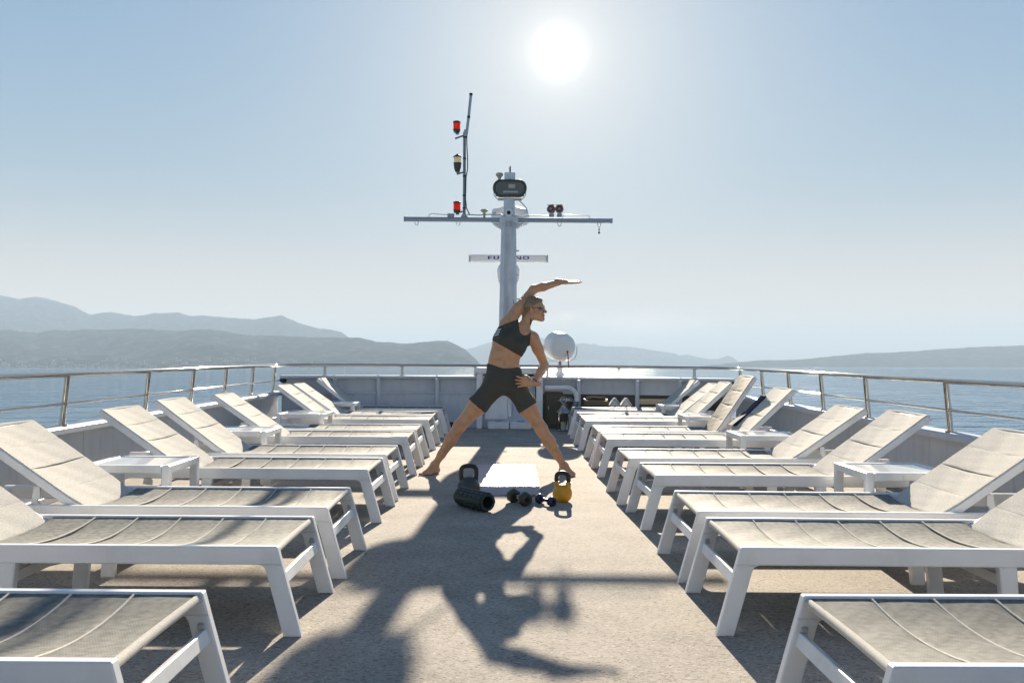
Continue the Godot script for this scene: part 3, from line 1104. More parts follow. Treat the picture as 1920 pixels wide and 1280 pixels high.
	part("reflector", box_mesh(Vector3(0.1, 0.06, 0.01), 0.004), M.cream_plastic, fl, Transform3D(Basis(), Vector3(0.03, 0.195, 0.057)))
	for k in [[-0.19, 0.255], [0.19, 0.255], [-0.235, 0.16], [0.235, 0.16], [-0.2, 0.06], [0.2, 0.06], [0.0, 0.29]]:
		part("latch", box_mesh(Vector3(0.026, 0.03, 0.03), 0.006), M.olive_plastic, fl, Transform3D(Basis(), Vector3(k[0], k[1], 0.04)))
	part("bracket", box_mesh(Vector3(0.36, 0.025, 0.09), 0.006), M.cream_plastic, fl, Transform3D(Basis(), Vector3(0, 0.005, 0)))
	for sg in [-1.0, 1.0]:
		part("cable", tube_mesh(PackedVector3Array([Vector3(0.24 * sg, 0.12, 0.0), Vector3(0.235 * sg, 0.07, 0.0), Vector3(0.2 * sg, 0.02, 0.0), Vector3(0.17 * sg, 0.005, 0.0)]), 0.006, 6), M.grey_metal, fl)
	part("drooping_cable", tube_mesh(PackedVector3Array([Vector3(0.13, 0, 0.03), Vector3(0.19, -0.06, 0.02), Vector3(0.25, -0.12, 0.0), Vector3(0.26, -0.2, 0.0)]), 0.008, 6), M.grey_metal, fl)

	var sb := thing("sensor_box", "small white box with a spiral aerial above the floodlight", "antenna", Vector3(0.012, 3.6, -D - 0.1))
	part("box", box_mesh(Vector3(0.165, 0.2, 0.14), 0.01), M.white_plastic, sb, Transform3D(Basis(), Vector3(0, 0.1, 0)))
	var sp := PackedVector3Array()
	for k in 40:
		sp.append(Vector3(cos(k * 1.0) * 0.012, 0.2 + k * 0.0026, sin(k * 1.0) * 0.012))
	part("aerial", tube_mesh(sp, 0.006, 6), M.olive_plastic, sb)
	part("side_bracket", box_mesh(Vector3(0.03, 0.06, 0.04)), M.grey_metal, sb, Transform3D(Basis(), Vector3(0.1, 0.06, 0)))
	mushroom(Vector3(-0.145, 3.6, -D - 0.1), 0.2, "cream mushroom-shaped satellite antenna beside the mast head")
	mushroom(Vector3(-0.365, 3.09, -D + 0.05), 0.135, "cream mushroom-shaped satellite antenna on the crossbar left of the radome")

	var cm := thing("deck_camera", "round white camera with a black lens on the front of the mast", "camera", Vector3(0.0, 3.17, -D + 0.1))
	var ring := lathe_mesh([Vector2(0.055, -0.03), Vector2(0.062, 0.0), Vector2(0.055, 0.025), Vector2(0.0, 0.03)], 20)
	part("housing", ring, M.white_plastic, cm, Transform3D(Basis(Vector3.RIGHT, PI / 2), Vector3(0, 0, 0.0)))
	var lens := Shape.new()
	lens.ball(Vector3(0, 0, 0.025), Vector3(0.03, 0.03, 0.02), 8, 14)
	part("lens", lens.mesh(), M.black_plastic, cm)

	# radome behind the crossbar
	var rd := thing("radome", "flat white drum radome on a bracket behind the crossbar", "radar", Vector3(0.02, 3.12, -14.3))
	part("drum", lathe_mesh([Vector2(0.0, 0.0), Vector2(0.255, 0.0), Vector2(0.295, 0.03), Vector2(0.30, 0.16), Vector2(0.28, 0.235), Vector2(0.2, 0.265), Vector2(0.0, 0.275)], 36), M.white_plastic, rd)
	part("seam", lathe_mesh([Vector2(0.297, 0.052), Vector2(0.303, 0.056), Vector2(0.303, 0.066), Vector2(0.297, 0.07)], 36), M.grey_metal, rd)
	part("bracket", box_mesh(Vector3(0.22, 0.05, 0.75), 0.006), M.mast_paint, rd, Transform3D(Basis(), Vector3(-0.02, -0.028, 0.4)))
	var mk := lettering("NO", 0.045)
	part("lettering", mk, M.blue_letters, rd, Transform3D(Basis(Vector3.UP, -1.0), Vector3(-0.245, 0.145, 0.172)))

	# open-array scanner on its own arm ahead of the mast
	var sc := thing("radar_scanner", "long cream radar scanner bar with blue lettering behind the mast", "radar", Vector3(0.0, 2.2, -14.8))
	part("arm", box_mesh(Vector3(0.2, 0.06, 1.25), 0.008), M.mast_paint, sc, Transform3D(Basis(), Vector3(0, -0.03, 0.55)))
	var ped := []
	for e in [[0.0, 0.13, 0.15], [0.1, 0.17, 0.2], [0.26, 0.185, 0.21], [0.33, 0.16, 0.17], [0.36, 0.07, 0.07]]:
		var row := PackedVector3Array()
		for k in 24:
			var a := TAU * k / 24
			row.append(Vector3(cos(a) * e[1], e[0], sin(a) * e[2]))
		ped.append(row)
	var ps := Shape.new()
	ps.sheet(ped, true, false)
	part("gearbox", ps.mesh(), M.white_plastic, sc)
	var bar := Shape.new()
	bar.box(Vector3(0, 0.44, 0), Vector3(1.26, 0.115, 0.1), 0.02)
	part("bar", bar.mesh(), M.white_plastic, sc)
	for e in [-0.638, 0.638]:
		part("end_cap", box_mesh(Vector3(0.018, 0.125, 0.11), 0.004), M.grey_metal, sc, Transform3D(Basis(), Vector3(e, 0.44, 0)))
	part("neck", tube_mesh(PackedVector3Array([Vector3(0, 0.34, 0), Vector3(0, 0.39, 0)]), 0.06, 16), M.white_plastic, sc)
	part("lettering", lettering("FURUNO", 0.052, 0.675), M.blue_letters, sc, Transform3D(Basis(), Vector3(0.0, 0.448, 0.0505)))

	# twin lamps on the right arm
	for k in 2:
		var tl := thing("deck_lamp", ["brown deck lamp on the right arm of the crossbar, the one nearer the mast", "brown deck lamp on the right arm of the crossbar, the one farther from the mast"][k], "lamp", Vector3(0.635 + 0.12 * k, 3.145, -D + 0.06), [-0.5, -0.25][k], "twin deck lamps on the crossbar")
		var shp := Shape.new()
		shp.at = Transform3D(Basis(Vector3.RIGHT, 1.25), Vector3(0, 0.085, 0))
		shp.lathe(PackedVector2Array([Vector2(0.0, -0.07), Vector2(0.03, -0.065), Vector2(0.062, 0.0), Vector2(0.062, 0.035), Vector2(0.052, 0.035), Vector2(0.045, 0.012), Vector2(0.0, 0.005)]), 18)
		part("shade", shp.mesh(), M.brown_lamp, tl)
		var bl := Shape.new()
		bl.ball(Vector3(0, 0.095, 0.02), Vector3(0.022, 0.022, 0.018), 8, 12)
		part("bulb", bl.mesh(), M.grey_metal, tl)
		part("visor", box_mesh(Vector3(0.1, 0.008, 0.07)), M.brown_lamp, tl, Transform3D(Basis(), Vector3(0, 0.148, 0.02)))
		part("foot", box_mesh(Vector3(0.07, 0.05, 0.05), 0.006), M.yard_paint, tl, Transform3D(Basis(), Vector3(0, 0.0, 0)))
	var pd := thing("hanging_pulley", "small black pulley block hanging from the right end hook of the crossbar", "pulley", Vector3(1.345, 2.88, -D + 0.06))
	part("line", tube_mesh(PackedVector3Array([Vector3(0, 0.055, 0), Vector3(0, 0.1, 0)]), 0.005, 6), M.black_plastic, pd)
	var kb := Shape.new()
	kb.ball(Vector3(0, 0.012, 0), Vector3(0.017, 0.018, 0.012), 8, 10)
	kb.ball(Vector3(0, 0.052, 0), Vector3(0.011, 0.016, 0.01), 8, 10)
	part("block", kb.mesh(), M.black_plastic, pd)


func lettering(text: String, height: float, width := 0.0) -> Mesh:
	var f := SystemFont.new()
	f.font_names = PackedStringArray(["Droid Sans"])
	f.font_weight = 700
	var t := TextMesh.new()
	t.text = text
	t.font = f
	t.font_size = 64
	t.depth = 0.002
	t.pixel_size = height / 46.0
	t.curve_step = 2.0
	if width <= 0.0:
		return t
	# stretched to the width of the badge
	var box := t.get_aabb()
	var s := Shape.new()
	var arr := t.surface_get_arrays(0)
	var k := width / maxf(box.size.x, 0.001)
	for q in t.get_surface_count():
		arr = t.surface_get_arrays(q)
		var vs: PackedVector3Array = arr[Mesh.ARRAY_VERTEX]
		var ns: PackedVector3Array = arr[Mesh.ARRAY_NORMAL]
		var ix: PackedInt32Array = arr[Mesh.ARRAY_INDEX] if arr[Mesh.ARRAY_INDEX] != null else PackedInt32Array(range(vs.size()))
		for i in ix:
			s.v.append(vs[i] * Vector3(k, 1, 1))
			s.n.append(ns[i])
	return s.mesh()


func mushroom(at_: Vector3, tall: float, label: String) -> void:
	var o := thing("satellite_antenna", label, "antenna", at_, 0.0, "mushroom antennas on the mast")
	part("stem", lathe_mesh([Vector2(0.018, 0.0), Vector2(0.02, tall * 0.55), Vector2(0.034, tall * 0.72), Vector2(0.0, tall * 0.72)], 16), M.cream_plastic, o)
	part("head", lathe_mesh([Vector2(0.034, tall * 0.7), Vector2(0.056, tall * 0.82), Vector2(0.058, tall * 0.92), Vector2(0.045, tall), Vector2(0.0, tall * 1.02)], 20), M.cream_plastic, o)


func nav_light(kind: String, at_: Vector3, label: String) -> void:
	var o := thing("signal_lamp", label, "signal lamp", at_, 0.0, "signal lamps on the light pole")
	var y := 0.0
	if kind == "clear":
		part("base", lathe_mesh([Vector2(0.0, -0.03), Vector2(0.035, -0.03), Vector2(0.052, 0.03), Vector2(0.056, 0.085), Vector2(0.062, 0.09), Vector2(0.062, 0.1), Vector2(0.0, 0.1)], 20), M.olive_plastic, o)
		y = 0.1
		part("lens", lathe_mesh([Vector2(0.05, y), Vector2(0.053, y + 0.02), Vector2(0.05, y + 0.04), Vector2(0.053, y + 0.06), Vector2(0.05, y + 0.085)], 20), M.clear_glass, o)
		part("cap", lathe_mesh([Vector2(0.0, y + 0.08), Vector2(0.066, y + 0.085), Vector2(0.06, y + 0.1), Vector2(0.03, y + 0.118), Vector2(0.012, y + 0.135), Vector2(0.0, y + 0.135)], 20), M.black_plastic, o)
	else:
		part("base", lathe_mesh([Vector2(0.0, -0.03), Vector2(0.045, -0.03), Vector2(0.05, 0.0), Vector2(0.058, 0.012), Vector2(0.0, 0.012)], 20), M.olive_plastic, o)
		part("lens", lathe_mesh([Vector2(0.05, 0.012), Vector2(0.053, 0.035), Vector2(0.05, 0.06), Vector2(0.053, 0.085), Vector2(0.05, 0.11)], 20), M.red_glass, o)
		part("cap", lathe_mesh([Vector2(0.0, 0.105), Vector2(0.056, 0.108), Vector2(0.056, 0.13), Vector2(0.045, 0.138), Vector2(0.0, 0.14)], 20), M.black_plastic, o)
	part("foot", box_mesh(Vector3(0.05, 0.03, 0.04)), M.grey_steel, o, Transform3D(Basis(), Vector3(0.01, -0.045, 0)))


func bow_objects() -> void:
	# searchlight on the bow cap
	var o := thing("searchlight", "big white drum searchlight on a forked stand at the bow rail", "searchlight", Vector3(0.775, 0.75, -13.42))
	part("foot", lathe_mesh([Vector2(0.105, 0.0), Vector2(0.1, 0.02), Vector2(0.05, 0.06), Vector2(0.036, 0.17), Vector2(0.0, 0.17)], 20), M.white_plastic, o)
	part("swivel", lathe_mesh([Vector2(0.02, 0.165), Vector2(0.024, 0.2), Vector2(0.018, 0.235), Vector2(0.0, 0.235)], 14), M.brown_lamp, o)
	var y := PackedVector3Array([Vector3(-0.245, 0.45, 0), Vector3(-0.245, 0.34, 0), Vector3(-0.215, 0.27, 0), Vector3(-0.14, 0.232, 0), Vector3(0, 0.225, 0), Vector3(0.14, 0.232, 0), Vector3(0.215, 0.27, 0), Vector3(0.245, 0.34, 0), Vector3(0.245, 0.45, 0)])
	part("fork", tube_mesh(y, 0.011, 8), M.white_plastic, o)
	var dr := Shape.new()
	dr.at = Transform3D(Basis.from_euler(Vector3(PI / 2 + 0.16, 0.42, 0)), Vector3(0.0, 0.445, 0))
	dr.lathe(PackedVector2Array([Vector2(0.0, -0.16), Vector2(0.2, -0.16), Vector2(0.21, -0.14), Vector2(0.21, 0.07), Vector2(0.197, 0.11), Vector2(0.15, 0.15), Vector2(0.08, 0.17), Vector2(0.0, 0.176)]), 40)
	part("drum", dr.mesh(), M.white_plastic, o)
	part("handle", tube_mesh(PackedVector3Array([Vector3(0.1, 0.36, 0.2), Vector3(0.108, 0.26, 0.22), Vector3(0.115, 0.12, 0.2)]), 0.008, 8), M.red_rubber, o)
	part("knob", tube_mesh(PackedVector3Array([Vector3(0.098, 0.355, 0.2), Vector3(0.098, 0.385, 0.2)]), 0.014, 8), M.red_rubber, o)
	part("stay", tube_mesh(PackedVector3Array([Vector3(0.02, 0.23, 0.02), Vector3(0.09, 0.34, 0.18)]), 0.006, 6), M.grey_metal, o)

	# curved pipe between the mast housing and the stiffener
	var pp := thing("bent_pipe", "white pipe bending down beside the mast housing", "pipe", Vector3(0.0, 0.0, -13.12))
	var q := PackedVector3Array([Vector3(0.54, 0.595, 0), Vector3(0.8, 0.598, 0)])
	for k in 8:
		var a := PI / 2 * k / 7.0
		q.append(Vector3(0.85 + sin(a) * 0.155, 0.443 + cos(a) * 0.155, 0))
	q.append(Vector3(1.0, 0.4, 0))
	part("pipe", tube_mesh(q, 0.036, 14), M.white_paint, pp)
	var hose := PackedVector3Array([Vector3(1.0, 0.405, 0), Vector3(0.985, 0.34, 0), Vector3(0.94, 0.28, 0), Vector3(0.92, 0.2, 0), Vector3(0.93, 0.0, 0)])
	part("hose", tube_mesh(hose, 0.04, 12), M.grey_steel, pp)
	var bc := thing("brown_locker", "dark brown locker standing between the mast housing and the lantern", "locker", Vector3(0.72, 0, -13.36))
	part("body", box_mesh(Vector3(0.36, 0.52, 0.2), 0.006), M.cabinet_brown, bc, Transform3D(Basis(), Vector3(0, 0.275, 0)))
	part("door", box_mesh(Vector3(0.31, 0.45, 0.015), 0.004), M.cabinet_brown, bc, Transform3D(Basis(), Vector3(0, 0.27, 0.106)))
	part("latch", box_mesh(Vector3(0.012, 0.05, 0.015)), M.grey_metal, bc, Transform3D(Basis(), Vector3(-0.12, 0.3, 0.12)))

	# lantern
	var ln := thing("lantern", "silver cage lantern on the deck by the foremost right lounger", "lantern", Vector3(0.79, 0, -12.75))
	part("base", box_mesh(Vector3(0.16, 0.025, 0.16), 0.006), M.steel, ln, Transform3D(Basis(), Vector3(0, 0.0135, 0)))
	for sx in [-1, 1]:
		for sz in [-1, 1]:
			part("corner_post", box_mesh(Vector3(0.016, 0.22, 0.016)), M.steel, ln, Transform3D(Basis(), Vector3(0.068 * sx, 0.136, 0.068 * sz)))
	part("collar", box_mesh(Vector3(0.16, 0.018, 0.16), 0.004), M.steel, ln, Transform3D(Basis(), Vector3(0, 0.256, 0)))
	part("roof", lathe_mesh([Vector2(0.1, 0.266), Vector2(0.04, 0.335), Vector2(0.035, 0.36), Vector2(0.05, 0.375), Vector2(0.0, 0.395)], 4), M.steel, ln)
	var rg := PackedVector3Array()
	for k in 16:
		rg.append(Vector3(cos(TAU * k / 16) * 0.045, 0.44 + sin(TAU * k / 16) * 0.045, 0))
	part("ring", tube_mesh(rg, 0.005, 6, true), M.steel, ln)
	part("candle", tube_mesh(PackedVector3Array([Vector3(0, 0.027, 0), Vector3(0, 0.13, 0)]), 0.035, 16), M.cream_plastic, ln)
	var ld := thing("steel_bowl", "shiny upturned steel bowl on the edge of the stowage bay", "bowl", Vector3(0.86, 0.418, -13.2))
	part("bowl", lathe_mesh([Vector2(0.1, 0.0), Vector2(0.095, 0.02), Vector2(0.06, 0.042), Vector2(0.0, 0.05)], 24), M.steel, ld)
	part("shelf", box_mesh(Vector3(0.26, 0.02, 0.2)), M.grey_steel, ld, Transform3D(Basis(), Vector3(0, -0.0115, 0)))

	# what lies in the bay
	var cr := thing("dark_crate", "dark slatted crate in the stowage bay left of the peaked boxes", "crate", Vector3(1.31, 0.032, -13.45))
	for k in 4:
		part("slat", box_mesh(Vector3(0.34, 0.075, 0.02)), M.cabinet_brown, cr, Transform3D(Basis(), Vector3(0, 0.05 + k * 0.095, 0.1)))
	part("side_panel", box_mesh(Vector3(0.02, 0.38, 0.2)), M.cabinet_brown, cr, Transform3D(Basis(), Vector3(-0.165, 0.2, 0)))
	part("side_panel", box_mesh(Vector3(0.02, 0.38, 0.2)), M.cabinet_brown, cr, Transform3D(Basis(), Vector3(0.165, 0.2, 0)))
	part("bundle", tube_mesh(PackedVector3Array([Vector3(-0.13, 0.4, 0), Vector3(-0.04, 0.425, 0.01), Vector3(0.06, 0.41, 0), Vector3(0.13, 0.42, 0)]), 0.03, 10), M.olive_plastic, cr)
	var bb := thing("blue_box", "small bright blue box in front of the dark crate", "box", Vector3(1.3, 0.032, -13.22))
	part("body", box_mesh(Vector3(0.18, 0.24, 0.1), 0.008), M.blue_plastic, bb, Transform3D(Basis(), Vector3(0, 0.121, 0)))
	part("lid", box_mesh(Vector3(0.19, 0.03, 0.11), 0.006), M.blue_plastic, bb, Transform3D(Basis(), Vector3(0, 0.258, 0)))
	for k in 2:
		var hb := thing("peaked_box", ["white peaked box with a round hole in the stowage bay, beside the dark crate", "white peaked box with a round hole in the stowage bay, beside the upright stiffener"][k], "box", Vector3(1.575 + 0.165 * k, 0.032, -13.32), 0.0, "peaked white boxes in the stowage bay")
		var sh := Shape.new()
		sh.prism(poly([-0.07, 0, 0.07, 0, 0.07, 0.3, 0.0, 0.4, -0.07, 0.3]), -0.07, 0.07, 0.006)
		part("body", sh.mesh(), M.white_plastic, hb)
		for sg in [-1.0, 1.0]:
			part("roof_board", box_mesh(Vector3(0.135, 0.012, 0.17)), M.white_plastic, hb, Transform3D(Basis(Vector3(0, 0, 1), -0.96 * sg), Vector3(0.042 * sg, 0.362, 0)))
		var ho := Shape.new()
		ho.at = Transform3D(Basis(Vector3.RIGHT, PI / 2), Vector3(0, 0.29, 0.071))
		ho.lathe(PackedVector2Array([Vector2(0.017, 0.0), Vector2(0.017, 0.002), Vector2(0.0, 0.002)]), 12)
		part("hole", ho.mesh(), M.black_plastic, hb)
	var pk := thing("beige_board", "beige board leaning at the back of the stowage bay", "board", Vector3(2.22, 0.032, -13.32), 0.07)
	part("board", box_mesh(Vector3(0.62, 0.085, 0.03)), M.board, pk, Transform3D(Basis(Vector3.RIGHT, -0.2), Vector3(0, 0.36, 0)))
	part("support", box_mesh(Vector3(0.5, 0.31, 0.03)), M.bay_paint, pk, Transform3D(Basis(), Vector3(0, 0.155, -0.02)))


# ---------------------------------------------------------------- loungers and tables
const LH := 0.337     # height of the frame
const LW := 0.66      # width
const HINGE := 1.15   # from the foot end to the hinge of the backrest


# a padded panel of sling: along x from 0 to long, across z, sagging in the middle, puffed between its seams
func pad_mesh(long: float, wide: float, sag: float, seed_: int, cut0 := 0.0) -> ArrayMesh:
	var key := ["pad", long, wide, sag, seed_, cut0]
	if shared.has(key):
		return shared[key]
	var rng := RandomNumberGenerator.new()
	rng.seed = seed_
	var puff := rng.randf_range(0.004, 0.0065)
	var ph := rng.randf() * TAU
	var top := []
	var low := []
	var us := [0.0, 0.025, 0.06, 0.13, 0.25, 0.4, 0.55, 0.7, 0.83, 0.92, 0.965, 1.0]
	for i in us.size():
		var u: float = us[i]
		var a := PackedVector3Array()
		var b := PackedVector3Array()
		for j in 15:
			var w := float(j) / 14.0 * 2.0 - 1.0
			var z := w * wide / 2.0
			if cut0 > 0.0:   # the corners by the hinge are drawn in
				z *= 1.0 - cut0 * maxf(0.0, 1.0 - u * 1.3)
			var y := -sag * (1.0 - w * w)
			var bulge := pow(sin(PI * u), 0.3) * puff * (1.0 - pow(absf(w), 3.0))
			var wr := (0.0011 * sin(w * 9.0 + ph + u * 5.0) + 0.0009 * sin(u * 17.0 - w * 4.0 + ph * 2.0)) * (1.0 - w * w)
			var xx := u * long + 0.006 * (1.0 - w * w) * sin(ph)
			a.append(Vector3(xx, y + bulge + wr, z))
			b.append(Vector3(xx, y - 0.006 - bulge * 0.5, z))
		top.append(a)
		low.append(b)
	var s := Shape.new()
	s.sheet(top, false, true)
	s.sheet(low, false, false)
	for i in us.size() - 1:
		for j in [0, 14]:
			if j == 14:
				s.quad(low[i][j], low[i + 1][j], top[i + 1][j], top[i][j])
			else:
				s.quad(low[i + 1][j], low[i][j], top[i][j], top[i + 1][j])
	shared[key] = s.mesh()
	return shared[key]


func prism_mesh(p: Array, z0: float, z1: float, bev: float) -> ArrayMesh:
	var key := ["prism", p, z0, z1, bev]
	if not shared.has(key):
		var s := Shape.new()
		s.prism(poly(p), z0, z1, bev)
		shared[key] = s.mesh()
	return shared[key]


func lounger(row: float, x: float, ahead: float, back: float, label: String, turn := 0.0, cloth := "textilene") -> void:
	var o := thing("sun_lounger", label, "sun lounger", Vector3(x * row, 0, -ahead), turn + 0.011 * sin(ahead * 7.3 + row * 2.0) + (0.0 if row > 0.0 else PI), "sun loungers in two rows along the deck")
	var t := 0.036
	for sg in [-1.0, 1.0]:
		var z := Transform3D(Basis(), Vector3(0, 0, sg * (LW / 2 - t / 2)))
		part("side_rail", prism_mesh([-0.019, LH - 0.068, 1.86, LH - 0.068, 1.865, LH - 0.063, 1.865, LH - 0.005, 1.86, LH, 0.003, LH, -0.001, LH - 0.004], -t / 2, t / 2, 0.004), M.white_paint, o, z)
		part("leg", prism_mesh([-0.095, 0.0, -0.027, 0.0, 0.042, LH - 0.09, 0.05, LH - 0.076, 0.068, LH - 0.0683, -0.019, LH - 0.0683], -t / 2, t / 2, 0.004), M.white_paint, o, z)
		part("leg", prism_mesh([1.0, 0.0, 1.062, 0.0, 1.045, LH - 0.0683, 0.978, LH - 0.0683], -t / 2, t / 2, 0.004), M.white_paint, o, z)
	part("stretcher", box_mesh(Vector3(0.022, 0.045, LW - 2 * t - 0.004)), M.white_paint, o, Transform3D(Basis(Vector3(0, 0, 1), -0.25), Vector3(-0.012, 0.205, 0)))
	part("stretcher", box_mesh(Vector3(0.022, 0.045, LW - 2 * t - 0.004)), M.white_paint, o, Transform3D(Basis(), Vector3(1.03, 0.2, 0)))
	part("cross_bar", box_mesh(Vector3(0.03, 0.03, LW - 2 * t - 0.004)), M.white_paint, o, Transform3D(Basis(), Vector3(HINGE + 0.02, LH - 0.05, 0)))
	part("cross_bar", box_mesh(Vector3(0.03, 0.03, LW - 2 * t - 0.004)), M.white_paint, o, Transform3D(Basis(), Vector3(1.835, LH - 0.035, 0)))
	for sg in [-1.0, 1.0]:
		part("bolt", box_mesh(Vector3(0.02, 0.02, 0.008), 0.003), M.grey_metal, o, Transform3D(Basis(), Vector3(0.0, 0.235, sg * (LW / 2 - t - 0.005))))
	# the seat: six pads on the sling, and the roll that closes it at the foot
	var wide := LW - 2 * t - 0.006
	part("foot_roll", roll_mesh(wide, 0.014, 0.004), M[cloth], o, Transform3D(Basis(), Vector3(0.012, LH - 0.02, 0)))
	var n := 6
	var each := (HINGE - 0.02) / n
	for k in n:
		var sag := 0.033 * (0.55 + 0.45 * sin(PI * (k + 0.8) / (n + 0.6)))
		if k == 0:
			sag = 0.024
		part("seat_pad", pad_mesh(each - 0.002, wide, sag, 1 + (k * 7 + int(ahead * 13.0)) % 5 + k * 10), M["seat_cloth_%d" % (int(ahead * 11.0) % 3)] if cloth == "textilene" else M[cloth], o, Transform3D(Basis(), Vector3(0.016 + k * each, LH - 0.007, 0)))
		if k > 0:
			part("seam", roll_mesh(wide - 0.01, 0.0042, sag * 0.93, true), M.textilene, o, Transform3D(Basis(), Vector3(0.015 + k * each, LH - 0.0065, 0)))
	# the backrest turns about its hinge
	var up := Transform3D(Basis(Vector3(0, 0, 1), back), Vector3(HINGE, LH - 0.055, 0))
	var bw := wide - 0.012
	var b := part("backrest", box_mesh(Vector3(0.028, 0.028, bw - 0.06)), M.white_paint, o, up * Transform3D(Basis(), Vector3(0.67, 0.0, 0)))
	var home := Transform3D(Basis(), Vector3(-0.67, 0, 0))
	for sg in [-1.0, 1.0]:
		part("back_rail", prism_mesh([0.0, -0.018, 0.685, -0.018, 0.69, -0.013, 0.69, 0.016, 0.685, 0.02, 0.0, 0.02], -0.015, 0.015, 0.003), M.white_paint, b, home * Transform3D(Basis(), Vector3(0, 0, sg * (bw / 2 - 0.015))))
	var bl := 0.675 / 4
	for k in 4:
		part("back_pad", pad_mesh(bl - 0.002, bw - 0.016, 0.012, 60 + k + (int(ahead * 7.0) % 3) * 10, 0.1 if k == 0 else 0.0), M[cloth], b, home * Transform3D(Basis(), Vector3(0.01 + k * bl, 0.026, 0)))
	part("top_roll", roll_mesh(bw - 0.02, 0.012, 0.006), M[cloth], b, home * Transform3D(Basis(), Vector3(0.685, 0.012, 0)))
	if back > 0.2:
		var reach := 0.235 * sin(back) / sin(0.62)
		for sg in [-1.0, 1.0]:
			var st := Shape.new()
			var q := PackedVector2Array([Vector2(-0.03, 0.0), Vector2(0.03, 0.0), Vector2(0.026, 0.2), Vector2(-0.004, 0.2), Vector2(-0.012, 0.15), Vector2(0.0, 0.135), Vector2(-0.018, 0.11), Vector2(-0.004, 0.093), Vector2(-0.022, 0.07), Vector2(-0.008, 0.053), Vector2(-0.027, 0.03)])
			for i in q.size():
				q[i].y *= reach / 0.235
			st.prism(q, -0.006, 0.006, 0.001)
			part("ratchet", st.mesh(), M.white_paint, o, Transform3D(Basis(Vector3(0, 0, 1), 0.12), Vector3(1.42, LH - 0.12, sg * (bw / 2 - 0.045))))


func roll_mesh(wide: float, r: float, dip: float, straight := false) -> ArrayMesh:
	var key := ["roll", wide, r, dip, straight]
	if not shared.has(key):
		var p := PackedVector3Array()
		for k in 9:
			var w := k / 4.0 - 1.0
			p.append(Vector3(0.0 if straight else dip * 2.0 * (1.0 - w * w), -dip * (1.0 - w * w), w * wide / 2))
		shared[key] = tube_mesh(p, r, 6 if straight else 10)
	return shared[key]


func loungers() -> void:
	var A := deg_to_rad(34.8)
	# right-hand row, from the camera to the bow: the foot end in metres from the middle, and metres ahead
	lounger(1, 0.908, 2.462, A, "white lounger cut by the bottom right corner, only its foot end showing")
	lounger(1, 0.898, 3.78, deg_to_rad(33.8), "right-hand lounger second from the camera, its leg before a bright strip of carpet")
	lounger(1, 0.903, 4.58, A, "right-hand lounger just before the nearest side table, its back cut by the view's edge")
	lounger(1, 0.908, 5.865, deg_to_rad(36.5), "right-hand white lounger just beyond the nearest side table")
	lounger(1, 0.873, 6.79, A, "white lounger on the right side, just before the second side table from the camera")
	lounger(1, 0.883, 8.26, deg_to_rad(44.0), "white lounger with a navy bag behind its raised back")
	lounger(1, 0.888, 9.125, deg_to_rad(56.0), "white lounger with a darker worn sling and the steepest backrest", 0.0, "textilene_worn")
	lounger(1, 0.883, 10.49, deg_to_rad(43.0), "right-hand white lounger just beyond the third side table from the camera")
	lounger(1, 0.898, 11.31, deg_to_rad(38.5), "white lounger on the right side, second from the bow bulwark")
	lounger(1, 0.908, 12.49, deg_to_rad(39.5), "right-hand white lounger closest to the bow bulwark and the lantern")
	# left-hand row
	lounger(-1, 0.920, 2.462, A, "white lounger cut by the bottom left corner, only its foot end showing")
	lounger(-1, 0.860, 3.74, A, "left-hand white lounger second from the camera, dark shadow under its rail")
	lounger(-1, 0.850, 4.62, A, "left-hand lounger just before the nearest side table, its big backrest at the view's edge")
	lounger(-1, 0.875, 6.045, A, "left-hand white lounger just beyond the nearest side table")
	lounger(-1, 0.875, 6.91, deg_to_rad(36.6), "white lounger on the left side, just before the second left side table")
	lounger(-1, 0.885, 8.31, deg_to_rad(34.4), "left-hand white lounger just beyond the second side table from the camera")
	lounger(-1, 0.890, 9.12, deg_to_rad(1.5), "white lounger on the left side with its backrest laid flat")
	lounger(-1, 0.885, 10.475, deg_to_rad(35.5), "left-hand lounger just beyond the third side table, nearer of two backs side by side")
	lounger(-1, 0.900, 11.32, deg_to_rad(34.5), "left-hand lounger just before the last side table, farther of two backs side by side")
	lounger(-1, 0.880, 12.51, deg_to_rad(38.5), "white lounger on the left side, closest to the bow bulwark, partly in its shade")
	# the navy bag behind one of them
	var g := thing("navy_bag", "navy blue cloth bag with two peaked corners at the far edge of a right-hand backrest", "bag", Vector3(2.30, 0.392, -8.56))
	var s := Shape.new()
	s.prism(poly([-0.2, 0.03, -0.1, 0.0, 0.1, 0.12, 0.205, 0.27, 0.19, 0.313, 0.14, 0.285, 0.112, 0.313, 0.095, 0.29, -0.033, 0.162]), -0.06, 0.10, 0.012)
	part("body", s.mesh(), M.navy_cloth, g)
	part("strap", tube_mesh(PackedVector3Array([Vector3(-0.13, 0.06, 0.10), Vector3(-0.02, 0.12, 0.112), Vector3(0.08, 0.2, 0.112), Vector3(0.15, 0.26, 0.10)]), 0.008, 6), M.navy_cloth, g)


